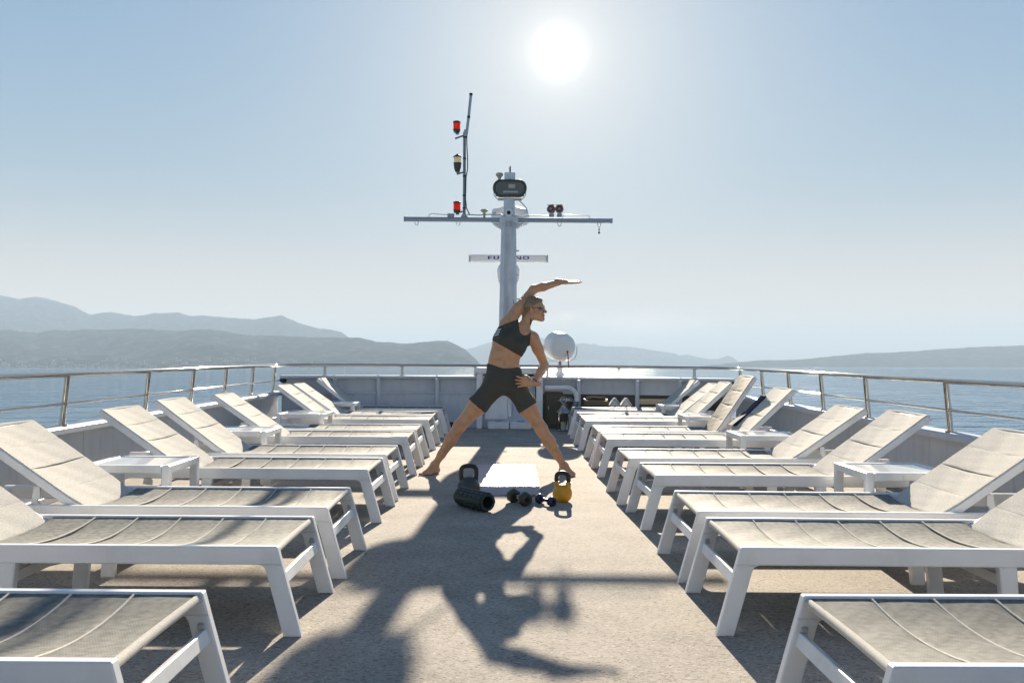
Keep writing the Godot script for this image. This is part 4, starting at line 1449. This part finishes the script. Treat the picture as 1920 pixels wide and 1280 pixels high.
func side_table(x: float, ahead: float, label: String, turn := 0.0) -> void:
	var h := 0.43
	var o := thing("side_table", label, "side table", Vector3(x, 0, -ahead), turn, "low side tables between the loungers")
	for sx in [-1.0, 1.0]:
		for sz in [-1.0, 1.0]:
			part("leg", box_mesh(Vector3(0.045, h, 0.045), 0.004), M.white_paint, o, Transform3D(Basis(), Vector3(0.2275 * sx, h / 2, 0.2275 * sz)))
		part("apron", box_mesh(Vector3(0.045, 0.045, 0.408), 0.004), M.white_paint, o, Transform3D(Basis(), Vector3(0.2275 * sx, h - 0.0225, 0)))
		part("apron", box_mesh(Vector3(0.408, 0.045, 0.045), 0.004), M.white_paint, o, Transform3D(Basis(), Vector3(0, h - 0.0225, 0.2275 * sx)))
	part("glass_top", box_mesh(Vector3(0.405, 0.008, 0.405), 0.002), M.table_top, o, Transform3D(Basis(), Vector3(0, h - 0.008, 0)))
	part("label_plate", box_mesh(Vector3(0.07, 0.022, 0.003), 0.001), M.label_plate, o, Transform3D(Basis(), Vector3(-0.01 if x > 0 else 0.02, h - 0.0225, 0.2518)))


func tables() -> void:
	side_table(2.225, 5.225, "white side table nearest the camera on the right, its top showing beside a raised backrest")
	side_table(2.13, 7.53, "white side table on the right, before the lounger with the navy bag")
	side_table(2.14, 9.81, "white side table on the right, beside the darker steep backrest")
	side_table(2.24, 11.9, "white side table on the right closest to the bow")
	side_table(-2.135, 5.325, "white side table nearest the camera on the left")
	side_table(-2.2, 7.6, "white side table on the left, second from the camera")
	side_table(-2.18, 9.79, "white side table on the left, beside the lounger laid flat")
	side_table(-2.22, 11.91, "white side table on the left closest to the bow")


# ---------------------------------------------------------------- the training things
func kettlebell(label: String, at_: Vector3, turn: float, r: float, tall: float, body: String, two_tone: bool) -> void:
	var o := thing("kettlebell", label, "kettlebell", at_, turn)
	var prof := [Vector2(0.0, 0.0), Vector2(r * 0.55, 0.0)]
	for k in 17:
		var a := lerpf(-0.98, PI / 2, k / 16.0)
		prof.append(Vector2(cos(a) * r, r * 0.83 + sin(a) * r))
	var s := Shape.new()
	# smooth turned ball
	var g := []
	for q in prof:
		var row := PackedVector3Array()
		for k in 28:
			var a := TAU * k / 28
			row.append(Vector3(cos(a) * maxf(q.x, 0.0005), q.y, sin(a) * maxf(q.x, 0.0005)))
		g.append(row)
	s.sheet(g, true, false)
	part("ball", s.mesh(), M[body], o)
	var top := r * 1.83
	var hw := r * 0.585
	var path := PackedVector3Array()
	var base := top - r * 0.42
	path.append(Vector3(-hw * 1.05, base, 0))
	path.append(Vector3(-hw * 1.14, lerpf(base, tall, 0.35), 0))
	for k in 11:
		var a := PI - PI * k / 10.0
		path.append(Vector3(cos(a) * hw * 1.12, lerpf(base, tall, 0.62) + pow(sin(a), 0.8) * (tall - 0.017 - lerpf(base, tall, 0.62)), 0))
	path.append(Vector3(hw * 1.14, lerpf(base, tall, 0.35), 0))
	path.append(Vector3(hw * 1.05, base, 0))
	part("handle", tube_mesh(path, 0.0165, 14), M.iron_black, o)
	if two_tone:
		for sg in [-1.0, 1.0]:
			part("horn", tube_mesh(PackedVector3Array([Vector3(sg * hw * 1.05, base - 0.01, 0), Vector3(sg * hw * 1.12, lerpf(base, tall, 0.2), 0), Vector3(sg * hw * 1.14, lerpf(base, tall, 0.36), 0)]), 0.0185, 14), M[body], o)


func dumbbell(label: String, a: Vector3, b: Vector3, r: float, m: String, grip: String) -> void:
	var d := (b - a).normalized()
	var mid := (a + b) / 2.0
	var o := thing("dumbbell", label, "dumbbell", Vector3(mid.x, 0, mid.z), 0.0, "dumbbells in front of the mat")
	var half := (b - a).length() / 2.0
	var turn := Basis(d, Vector3.UP, d.cross(Vector3.UP))
	for sg in [-1.0, 1.0]:
		# head with six rounded faces
		var g := []
		var l := r * 0.62
		for e in [[-l, 0.0], [-l, 0.62], [-l * 0.85, 0.86], [-l * 0.35, 1.0], [l * 0.35, 1.0], [l * 0.85, 0.86], [l, 0.62], [l, 0.0]]:
			var row := PackedVector3Array()
			for k in 36:
				var an: float = TAU * k / 36
				var hex: float = lerpf(1.0, 0.866 / maxf(0.01, cos(fposmod(an + PI / 6, PI / 3) - PI / 6)), 0.75)
				row.append(Vector3(e[0], cos(an + PI / 6) * r * e[1] * hex, sin(an + PI / 6) * r * e[1] * hex))
			g.append(row)
		var s := Shape.new()
		s.sheet(g, true, false)
		var hd := part("head", s.mesh(), M[m], o, Transform3D(turn, Vector3(0, r * 0.875, 0) + d * half * sg))
		var rg := PackedVector3Array()
		for k in 20:
			rg.append(Vector3(sg * l, cos(TAU * k / 20) * r * 0.42, sin(TAU * k / 20) * r * 0.42))
		part("end_ring", tube_mesh(rg, 0.003, 6, true), M[m], hd)
	part("grip", tube_mesh(PackedVector3Array([Vector3(0, r * 0.875, 0) - d * half, Vector3(0, r * 0.895, 0), Vector3(0, r * 0.875, 0) + d * half]), r * 0.32, 14), M[grip], o)


func exercise_things() -> void:
	# exercise mat: flat, its near end lifting and curling down again
	var o := thing("exercise_mat", "silvery ribbed exercise mat lying on the carpet between the kettlebells", "mat", Vector3(-0.02, 0, -7.8))
	var top := []
	var low := []
	var n := 150
	for i in n + 1:
		var t := float(i) / n
		var z := lerpf(-0.86, 0.94, t)
		var curl := clampf((t - 0.72) / 0.28, 0.0, 1.0)
		var y := 0.009 + 0.020 * pow(sin(PI * clampf(curl, 0.0, 1.0)), 1.2)
		if t < 0.1:
			y += 0.012 * pow(1.0 - t / 0.1, 2.0)
		var a := PackedVector3Array()
		var b := PackedVector3Array()
		for j in 97:
			var u := float(j) / 96.0
			var x := lerpf(-0.275, 0.285 - 0.015 * curl, u)
			var rib := 0.0004 * (1.0 if j % 4 < 2 else -1.0)
			var sk := 0.004 * sin(u * 6.0 + t * 3.0) * curl
			a.append(Vector3(x, y + rib + sk, z))
			b.append(Vector3(x, y - 0.006 + sk, z))
		top.append(a)
		low.append(b)
	var s := Shape.new()
	s.sheet(top, false, false)
	s.sheet(low, false, true)
	for i in n:
		s.quad(low[i][96], low[i][96] + (top[i][96] - low[i][96]), top[i + 1][96], low[i + 1][96])
		s.quad(top[i][0], low[i][0], low[i + 1][0], top[i + 1][0])
	for j in 96:
		s.quad(low[n][j], low[n][j + 1], top[n][j + 1], top[n][j])
		s.quad(low[0][j + 1], low[0][j], top[0][j], top[0][j + 1])
	part("sheet", s.mesh(), M.mat_foam, o)

	kettlebell("dark grey kettlebell behind the foam roller", Vector3(-0.284, 0, -6.78), 0.12, 0.086, 0.252, "kettle_grey", false)
	kettlebell("orange kettlebell with a black handle", Vector3(0.405, 0, -6.6), -0.45, 0.071, 0.226, "kettle_orange", true)

	# foam roller with rows of raised blocks
	var a := Vector3(-0.325, 0.066, -6.42)
	var b := Vector3(-0.127, 0.066, -6.14)
	var d := (b - a).normalized()
	var ro := thing("foam_roller", "dark green ridged foam roller lying in front of the grey kettlebell", "foam roller", Vector3((a.x + b.x) / 2, 0, (a.z + b.z) / 2))
	var len := 0.345
	var fr := Transform3D(Basis(Vector3.UP.cross(d), d, Vector3.UP).orthonormalized(), Vector3(0, 0.066, 0))
	fr.basis = Basis(d.cross(Vector3.UP), d, -Vector3.UP) if Basis(d.cross(Vector3.UP), d, -Vector3.UP).determinant() > 0 else Basis(d.cross(Vector3.UP), d, Vector3.UP)
	part("tube", lathe_mesh([Vector2(0.042, -len / 2 + 0.02), Vector2(0.042, -len / 2), Vector2(0.0585, -len / 2), Vector2(0.0585, len / 2), Vector2(0.042, len / 2), Vector2(0.042, -len / 2 + 0.02)], 36), M.roller_green, ro, fr)
	for k in 12:
		var an := TAU * k / 12
		var out := Vector3(cos(an), 0, sin(an))
		if k % 3 == 0:
			part("long_block", box_mesh(Vector3(0.009, len - 0.012, 0.022), 0.003), M.roller_green, ro, fr * Transform3D(Basis(Vector3.UP, -an), out * 0.0615))
		else:
			for q in 6:
				part("block", box_mesh(Vector3(0.009, 0.046, 0.02), 0.003), M.roller_green, ro, fr * Transform3D(Basis(Vector3.UP, -an), out * 0.0615 + Vector3(0, -len / 2 + 0.034 + q * 0.0555, 0)))

	dumbbell("big olive dumbbell with six-sided heads at the mat's near edge", Vector3(0.05, 0, -6.56), Vector3(0.13, 0, -6.41), 0.054, "neoprene_olive", "steel")
	dumbbell("small navy blue dumbbell beside the orange kettlebell", Vector3(0.238, 0, -6.53), Vector3(0.318, 0, -6.40), 0.0375, "neoprene_blue", "neoprene_blue")


# ---------------------------------------------------------------- the woman, stretching sideways
var head_at := Transform3D()


func hd(x: float, y: float, z: float) -> Vector3:   # a point of the head
	return head_at * Vector3(x, y, z)


class Lips extends Rule:
	func paint(p: Vector3) -> Color:
		var q := hb * (p - hc) / k
		if q.x > 0.080 and q.y < -0.049 and q.y > -0.076 and absf(q.z) < 0.024:
			return Color(0.80, 0.50, 0.50)
		return Color.WHITE


class Hairline extends Rule:
	var strands := FastNoiseLite.new()
	func at(p: Vector3) -> float:
		var q := hb * (p - hc) / k
		# the hairline runs from the forehead back over the ear, then down to the nape
		var e := Vector2(q.x, q.y) - Vector2(0.0, 0.034)
		var line := minf(e.dot(Vector2(0.438, -0.899)), e.dot(Vector2(0.874, -0.486)))
		return line + 0.005 * strands.get_noise_3d(q.x * 0.3, q.y * 0.3, q.z * 2.0)


class BandCut extends Rule:
	func waist(p: Vector3) -> float:
		return p.y - (0.98 - 0.035 * exp(-pow((p.x + 0.03) / 0.12, 2.0)) - 0.10 * (p.x + 0.03))
	func at(p: Vector3) -> float:
		var w := waist(p)
		return maxf(w, -w - 0.03)


class ShortsCut extends BandCut:
	var dl := (Vector3(-0.425, 0.425, 0.025) - Vector3(-0.105, 0.80, 0)).normalized()
	var dr := (Vector3(0.305, 0.405, 0.025) - Vector3(0.055, 0.80, 0)).normalized()
	func at(p: Vector3) -> float:
		var hem := (p - Vector3(-0.28, 0.61, 0)).dot(dl) if p.x < -0.025 else (p - Vector3(0.19, 0.595, 0)).dot(dr)
		return maxf(waist(p), hem)


class TopCut extends Rule:
	func at(p: Vector3) -> float:
		var hem := -(p - Vector3(-0.01, 1.12, 0)).dot(Vector3(0.482, 0.876, 0))
		# strap side: a line from the armpit up to the base of the neck
		var arm_l := (p - Vector3(-0.01, 1.345, 0)).dot(Vector3(-0.36, 0.933, 0))
		var arm_r := (p - Vector3(0.2, 1.2, 0)).dot(Vector3(0.998, -0.06, 0))
		# scoop neck: a bowl hanging between the two straps
		var u := clampf((p.y - 1.29) / 0.14, 0.0, 1.0)
		var neck := 0.05 - Vector2(p.x - lerpf(0.152, 0.142, u), p.y - lerpf(1.29, 1.43, u)).length()
		return maxf(maxf(hem, arm_l), maxf(arm_r, neck))


func hand(s: Shape, wrist: Vector3, along: Vector3, back: Vector3, thumb_side: Vector3, curl: Array, spread: float, fold: float) -> void:
	var k := 0.92
	var d := along.normalized()
	var t := (thumb_side - d * thumb_side.dot(d)).normalized()
	var b := (back - d * back.dot(d) - t * back.dot(t)).normalized()
	var f := Field.new()
	f.start(wrist - Vector3.ONE * 0.215, wrist + Vector3.ONE * 0.215, 0.0042)
	f.limb(wrist - d * 0.06 * k, wrist + d * 0.012 * k, 0.0235, 0.022, 0.012)
	f.limb(wrist + d * 0.01 * k + t * 0.008, wrist + d * 0.05 * k + t * 0.016, 0.017, 0.014, 0.014)
	f.limb(wrist + d * 0.01 * k - t * 0.008, wrist + d * 0.05 * k - t * 0.016, 0.016, 0.013, 0.014)
	var lens := [[0.042, 0.026, 0.021], [0.046, 0.030, 0.022], [0.043, 0.028, 0.021], [0.034, 0.021, 0.019]]
	for i in 4:
		var off := (0.0295 - 0.0195 * i) * k
		var kn: Vector3 = wrist + d * (0.088 - 0.004 * absf(i - 1.0)) * k + t * off
		f.limb(wrist + d * 0.02 * k + t * off * 0.5, kn, 0.0145, 0.0115, 0.012)
		var dir: Vector3 = (d + t * spread * (1.5 - i)).normalized()
		var p := kn
		for j in 3:
			dir = dir.rotated(t, curl[i] * (0.5 if j == 0 else 1.0) * (-1.0 if d.cross(b).dot(t) > 0.0 else 1.0) * -1.0).normalized()
			var q: Vector3 = p + dir * lens[i][j] * k
			f.limb(p, q, 0.0098 - 0.0009 * j, 0.0092 - 0.0010 * j, 0.004)
			p = q
	var t0 := wrist + d * 0.022 * k + t * 0.02 * k - b * 0.004
	var td := (t * 0.75 + d * 0.65 - b * fold).normalized()
	var t1 := t0 + td * 0.042 * k
	var t2 := t1 + (td + d * 0.45 - b * fold * 0.4).normalized() * 0.031 * k
	var t3 := t2 + (td * 0.6 + d * 0.9 - b * fold * 0.4).normalized() * 0.026 * k
	f.limb(t0, t1, 0.0155, 0.0115, 0.012)
	f.limb(t1, t2, 0.0108, 0.0098, 0.004)
	f.limb(t2, t3, 0.0098, 0.0078, 0.004)
	f.nets(s)


func foot(s: Shape, ankle: Vector3, along: Vector3, knee: Vector3) -> void:
	var d := Vector3(along.x, 0, along.z).normalized()
	var side := d.cross(Vector3.UP)
	var f := Field.new()
	f.start(Vector3(ankle.x - 0.24, -0.012, ankle.z - 0.24), Vector3(ankle.x + 0.24, 0.17, ankle.z + 0.24), 0.0055)
	var g := Vector3(ankle.x, 0, ankle.z)
	f.limb(ankle.lerp(knee, 0.17), ankle, 0.0295, 0.031, 0.02)
	f.limb(ankle, g - d * 0.035 + Vector3(0, 0.03, 0), 0.033, 0.029, 0.025)
	f.limb(ankle + Vector3(0, 0.005, 0) + d * 0.01, g + d * 0.10 + Vector3(0, 0.03, 0), 0.033, 0.024, 0.025)
	f.limb(g - d * 0.02 + Vector3(0, 0.026, 0), g + d * 0.125 + side * 0.02 + Vector3(0, 0.019, 0), 0.026, 0.019, 0.02)
	f.limb(g - d * 0.02 + Vector3(0, 0.026, 0), g + d * 0.115 - side * 0.025 + Vector3(0, 0.018, 0), 0.025, 0.018, 0.02)
	f.blob(ankle + side * 0.024, Vector3.ONE * 0.013, Basis(), 0.02)
	f.blob(ankle - side * 0.024 + Vector3(0, -0.006, 0), Vector3.ONE * 0.013, Basis(), 0.02)
	for i in 5:
		var off := 0.034 - i * 0.0165
		var reach := 0.175 - 0.004 * i * i * 0.6 - 0.004 * i
		f.limb(g + d * 0.12 + side * off * 0.95 + Vector3(0, 0.017, 0), g + d * reach + side * off * 1.1 + Vector3(0, 0.011, 0), 0.0125 if i == 0 else 0.0098, 0.0115 if i == 0 else 0.0082, 0.006)
	f.nets(s)


func woman() -> void:
	var o := thing("person", "woman in a dark sports top and cycling shorts, bending sideways with one arm overhead", "person", Vector3(0.0, 0.0, -8.1))
	var skin := Shape.new()
	skin.tinted = true
	var h := 0.009
	var f := Field.new()
	f.start(Vector3(-0.80, -0.02, -0.20), Vector3(0.60, 1.80, 0.22), h)
	# pelvis, thighs, knees, calves
	f.blob(Vector3(-0.03, 0.865, -0.005), Vector3(0.163, 0.125, 0.112), Basis(), 0.05)
	f.blob(Vector3(-0.105, 0.80, -0.06), Vector3(0.085, 0.09, 0.085), Basis(), 0.05)
	f.blob(Vector3(0.045, 0.80, -0.06), Vector3(0.085, 0.09, 0.085), Basis(), 0.05)
	for q in [[Vector3(-0.105, 0.80, 0.0), Vector3(-0.425, 0.425, 0.025), Vector3(-0.645, 0.075, -0.01)], [Vector3(0.055, 0.80, 0.0), Vector3(0.305, 0.405, 0.025), Vector3(0.51, 0.075, -0.01)]]:
		f.limb(q[0], q[0].lerp(q[1], 0.5), 0.098, 0.078, 0.05)
		f.limb(q[0].lerp(q[1], 0.5), q[1], 0.078, 0.052, 0.05)
		f.blob(q[1] + Vector3(0, 0.0, 0.014), Vector3(0.047, 0.052, 0.046), Basis(), 0.03)
		var calf: Vector3 = q[1].lerp(q[2], 0.34)
		f.limb(q[1], calf + Vector3(0, 0, -0.012), 0.049, 0.0535, 0.03)
		f.limb(calf + Vector3(0, 0, -0.012), q[1].lerp(q[2], 0.72), 0.0535, 0.036, 0.03)
		f.limb(q[1].lerp(q[2], 0.72), q[2], 0.036, 0.029, 0.02)
	# waist, ribs, chest: the spine bends to the right of the picture
	f.blob(Vector3(-0.04, 0.97, 0.0), Vector3(0.137, 0.13, 0.092), Basis(Vector3(0, 0, 1), -0.12), 0.05)
	f.blob(Vector3(-0.025, 1.07, 0.0), Vector3(0.132, 0.13, 0.09), Basis(Vector3(0, 0, 1), -0.4), 0.05)
	f.blob(Vector3(0.025, 1.175, -0.005), Vector3(0.150, 0.14, 0.10), Basis(Vector3(0, 0, 1), -0.5), 0.05)
	f.blob(Vector3(-0.025, 1.205, 0.075), Vector3(0.06, 0.06, 0.052), Basis(), 0.035)
	f.blob(Vector3(0.10, 1.145, 0.075), Vector3(0.06, 0.06, 0.052), Basis(), 0.035)
	f.limb(Vector3(0.055, 1.22, -0.01), Vector3(0.125, 1.29, -0.015), 0.105, 0.062, 0.05, 0.9)
	f.limb(Vector3(-0.075, 1.18, -0.02), Vector3(-0.02, 1.32, -0.01), 0.055, 0.052, 0.04)
	f.limb(Vector3(0.02, 1.325, -0.015), Vector3(0.2, 1.225, -0.015), 0.05, 0.05, 0.04)
	var torso := Field.new()
	torso.o = f.o
	torso.h = f.h
	torso.nx = f.nx
	torso.ny = f.ny
	torso.nz = f.nz
	torso.f = f.f.duplicate()
	# neck and arms
	f.limb(Vector3(0.132, 1.29, -0.015), Vector3(0.198, 1.42, -0.005), 0.05, 0.041, 0.035)
	f.limb(Vector3(0.06, 1.31, 0.015), Vector3(0.185, 1.25, 0.02), 0.03, 0.028, 0.03)
	var sl := Vector3(-0.012, 1.34, -0.01)
	var el := Vector3(0.226, 1.655, -0.07)
	var wl := Vector3(0.492, 1.732, -0.11)
	f.limb(sl, sl.lerp(el, 0.45), 0.062, 0.05, 0.035)
	f.limb(sl.lerp(el, 0.45), el, 0.05, 0.037, 0.03)
	f.limb(el, el.lerp(wl, 0.35), 0.037, 0.037, 0.02)
	f.limb(el.lerp(wl, 0.35), wl, 0.037, 0.0235, 0.02)
	var sr := Vector3(0.228, 1.215, -0.01)
	var er := Vector3(0.335, 0.975, -0.12)
	var wr := Vector3(0.226, 0.815, 0.095)
	f.limb(sr, sr.lerp(er, 0.4), 0.056, 0.046, 0.035)
	f.limb(sr.lerp(er, 0.4), er, 0.046, 0.036, 0.03)
	f.limb(er, er.lerp(wr, 0.35), 0.036, 0.037, 0.02)
	f.limb(er.lerp(wr, 0.35), wr, 0.037, 0.0235, 0.02)
	f.nets(skin)
	foot(skin, Vector3(-0.645, 0.072, -0.01), Vector3(-0.5, 0, 0.85), Vector3(-0.425, 0.425, 0.025))
	foot(skin, Vector3(0.51, 0.072, -0.01), Vector3(0.5, 0, 0.85), Vector3(0.305, 0.405, 0.025))
	hand(skin, wl, Vector3(1.0, -0.07, 0.02), Vector3(0.1, 1, 0.15), Vector3(0.1, -0.25, 1.0), [0.12, 0.10, 0.12, 0.16], 0.03, -0.1)
	hand(skin, wr, Vector3(-0.97, 0.10, 0.16), Vector3(0.1, 0.1, 1), Vector3(0.0, 1.0, 0.15), [0.10, 0.22, 0.25, 0.28], 0.16, 1.1)

	# head in profile, looking to the right of the picture
	var k := 0.90
	var hb := Basis(Vector3(0, 0, 1), 0.04) * Basis(Vector3.UP, -0.38)
	var hc := Vector3(0.244, 1.472, 0.0)
	head_at = Transform3D(hb.scaled(Vector3.ONE * k), hc)
	var inv := hb.transposed()
	var hf := Field.new()
	hf.start(hc - Vector3(0.15, 0.18, 0.15), hc + Vector3(0.16, 0.15, 0.15), 0.004)
	hf.blob(hd(-0.012, 0.035, 0), Vector3(0.092, 0.083, 0.070) * k, hb, 0.02)
	hf.blob(hd(0.028, -0.025, 0), Vector3(0.058, 0.085, 0.054) * k, hb, 0.025)
	hf.limb(hd(-0.015, -0.065, 0.042), hd(0.062, -0.097, 0.012), 0.02 * k, 0.018 * k, 0.03)
	hf.limb(hd(-0.015, -0.065, -0.042), hd(0.062, -0.097, -0.012), 0.02 * k, 0.018 * k, 0.03)
	hf.blob(hd(0.072, -0.098, 0), Vector3(0.018, 0.017, 0.02) * k, hb, 0.018)
	hf.limb(hd(0.086, 0.004, 0), hd(0.110, -0.030, 0), 0.0085 * k, 0.0125 * k, 0.012)
	hf.blob(hd(0.100, -0.034, 0.012), Vector3(0.010, 0.008, 0.008) * k, hb, 0.006)
	hf.blob(hd(0.100, -0.034, -0.012), Vector3(0.010, 0.008, 0.008) * k, hb, 0.006)
	hf.limb(hd(0.078, 0.024, 0.034), hd(0.084, 0.026, 0.008), 0.010 * k, 0.011 * k, 0.014)
	hf.limb(hd(0.078, 0.024, -0.034), hd(0.084, 0.026, -0.008), 0.010 * k, 0.011 * k, 0.014)
	hf.blob(hd(0.056, -0.022, 0.034), Vector3(0.024, 0.026, 0.018) * k, hb, 0.02)
	hf.blob(hd(0.056, -0.022, -0.034), Vector3(0.024, 0.026, 0.018) * k, hb, 0.02)
	hf.blob(hd(0.086, -0.056, 0), Vector3(0.010, 0.007, 0.022) * k, hb, 0.006)
	hf.blob(hd(0.084, -0.069, 0), Vector3(0.010, 0.008, 0.019) * k, hb, 0.006)
	for sg in [-1.0, 1.0]:
		hf.blob(hd(0.070, 0.002, 0.03 * sg), Vector3(0.013, 0.012, 0.013) * k, hb, 0.004)
		hf.blob(hd(-0.012, -0.006, 0.070 * sg), Vector3(0.019, 0.031, 0.008) * k, hb * Basis(Vector3.UP, 0.3 * sg), 0.006)
		hf.blob(hd(-0.016, -0.034, 0.066 * sg), Vector3(0.009, 0.010, 0.007) * k, hb, 0.005)
	hf.limb(hd(-0.03, -0.05, 0), Vector3(0.19, 1.40, -0.005), 0.045, 0.041, 0.03)
	var lips := Lips.new()
	lips.hc = hc
	lips.hb = inv
	lips.k = k
	hf.nets(skin, lips)
	part("body", skin.mesh(), M.skin, o)

	# hair drawn back into a low tail
	var ha := Field.new()
	ha.start(hc - Vector3(0.20, 0.24, 0.16), hc + Vector3(0.15, 0.15, 0.15), 0.0045)
	ha.blob(hd(-0.016, 0.042, 0), Vector3(0.0985, 0.0865, 0.0755) * k, hb, 0.02)
	ha.limb(hd(-0.085, 0.0, 0.01), hd(-0.105, -0.04, 0.015), 0.03 * k, 0.026 * k, 0.03)
	ha.limb(hd(-0.105, -0.04, 0.015), hd(-0.13, -0.13, 0.02), 0.024 * k, 0.02 * k, 0.02)
	ha.limb(hd(-0.13, -0.13, 0.02), hd(-0.15, -0.20, 0.02), 0.02 * k, 0.008 * k, 0.02)
	ha.limb(hd(0.05, 0.083, 0.03), hd(-0.08, 0.03, 0.055), 0.014 * k, 0.012 * k, 0.015)
	ha.limb(hd(0.058, 0.09, 0.0), hd(-0.06, 0.115, 0.03), 0.016 * k, 0.014 * k, 0.015)
	var line := Hairline.new()
	line.hc = hc
	line.hb = inv
	line.k = k
	line.strands.seed = 9
	line.strands.frequency = 22.0
	var cap := ha.cut(0.0, line)
	var hs := Shape.new()
	cap.nets(hs)
	for e in 26:
		var a := 0.35 + 2.3 * e / 26.0
		var z := 0.05 * sin(e * 2.4)
		var root: Vector3 = hd(cos(a) * 0.095 - 0.016, 0.045 + sin(a) * 0.082, z)
		var tip: Vector3 = hd(cos(a) * 0.105 - 0.045 - 0.01 * sin(e * 5.0), 0.052 + sin(a) * 0.09 + 0.006 * cos(e * 3.7), z * 1.3)
		hs.tube(PackedVector3Array([root, root.lerp(tip, 0.6) + Vector3(0, 0.003, 0), tip]), 0.0014, 5)
	part("hair", hs.mesh(), M.hair, o)

	# cycling shorts
	var shorts := torso.cut(0.005, ShortsCut.new(), 0.006)
	var ss := Shape.new()
	shorts.nets(ss)
	part("shorts", ss.mesh(), M.sports_cloth, o)
	var band := torso.cut(0.009, BandCut.new())
	ss = Shape.new()
	band.nets(ss)
	part("waistband", ss.mesh(), M.sports_cloth, o)

	# sports top with a scooped neck
	var top := f.cut(0.0055, TopCut.new(), 0.004)
	ss = Shape.new()
	top.nets(ss)
	var tp := part("sports_top", ss.mesh(), M.sports_cloth, o)
	# three white stripes under the raised arm
	for e in 3:
		var st := Shape.new()
		var rows := []
		for q in 2:
			var row := PackedVector3Array()
			for j in 9:
				var x := lerpf(-0.108 - 0.006 * e, -0.062 - 0.010 * e, j / 8.0)
				var y := 1.285 - e * 0.0225 + (j / 8.0) * 0.012 - q * 0.009
				var z := 0.16
				while z > -0.12 and torso.sample(Vector3(x, y, z)) > 0.0085:
					z -= 0.001
				row.append(Vector3(x, y, z))
			rows.append(row)
		st.sheet(rows, false, false)
		var back_rows := []
		for row in rows:
			var r2 := PackedVector3Array()
			for v in row:
				r2.append(v - Vector3(0, 0, 0.002))
			back_rows.append(r2)
		st.sheet(back_rows, false, true)
		part("stripe", st.mesh(), M.stripe_white, tp)

	# sunglasses
	var gs := Shape.new()
	for sg in [-1.0, 1.0]:
		var g := []
		for i in 7:
			var row := PackedVector3Array()
			for j in 9:
				var u := j / 8.0 * 2.0 - 1.0
				var w := i / 6.0 * 2.0 - 1.0
				var yy := w * 0.021 * (1.0 - 0.25 * u * u) - 0.001
				row.append(hd(0.098 - 0.012 * u * u - 0.006 * w * w - 0.010 * (u * sg + 1.0) * 0.5 - absf(0.034 + 0.025 * u) * 0.25, yy, (0.034 + 0.027 * u) * sg))
			g.append(row)
		gs.sheet(g, false, sg > 0)
		gs.sheet(g, false, sg < 0)
	var lens := part("sunglasses", gs.mesh(), M.shade_lens, o)
	for sg in [-1.0, 1.0]:
		part("temple_arm", tube_mesh(PackedVector3Array([hd(0.080, 0.012, 0.061 * sg), hd(0.04, 0.014, 0.068 * sg), hd(-0.012, 0.016, 0.076 * sg)]), 0.0028, 6), M.black_plastic, lens)
	part("bridge", tube_mesh(PackedVector3Array([hd(0.092, 0.006, -0.01), hd(0.098, 0.008, 0.0), hd(0.092, 0.006, 0.01)]), 0.0028, 6), M.black_plastic, lens)
	# bracelet on the wrist at the hip
	var ax := (wr - er).normalized()
	var c := wr - ax * 0.03
	var e1 := ax.cross(Vector3.UP).normalized()
	var e2 := ax.cross(e1)
	for n in 2:
		var ring := PackedVector3Array()
		for j in 18:
			ring.append(c + ax * 0.012 * n + (e1 * cos(TAU * j / 18) + e2 * sin(TAU * j / 18)) * 0.0275)
		part("bracelet", tube_mesh(ring, 0.0035, 6, true), M.bracelet, o)
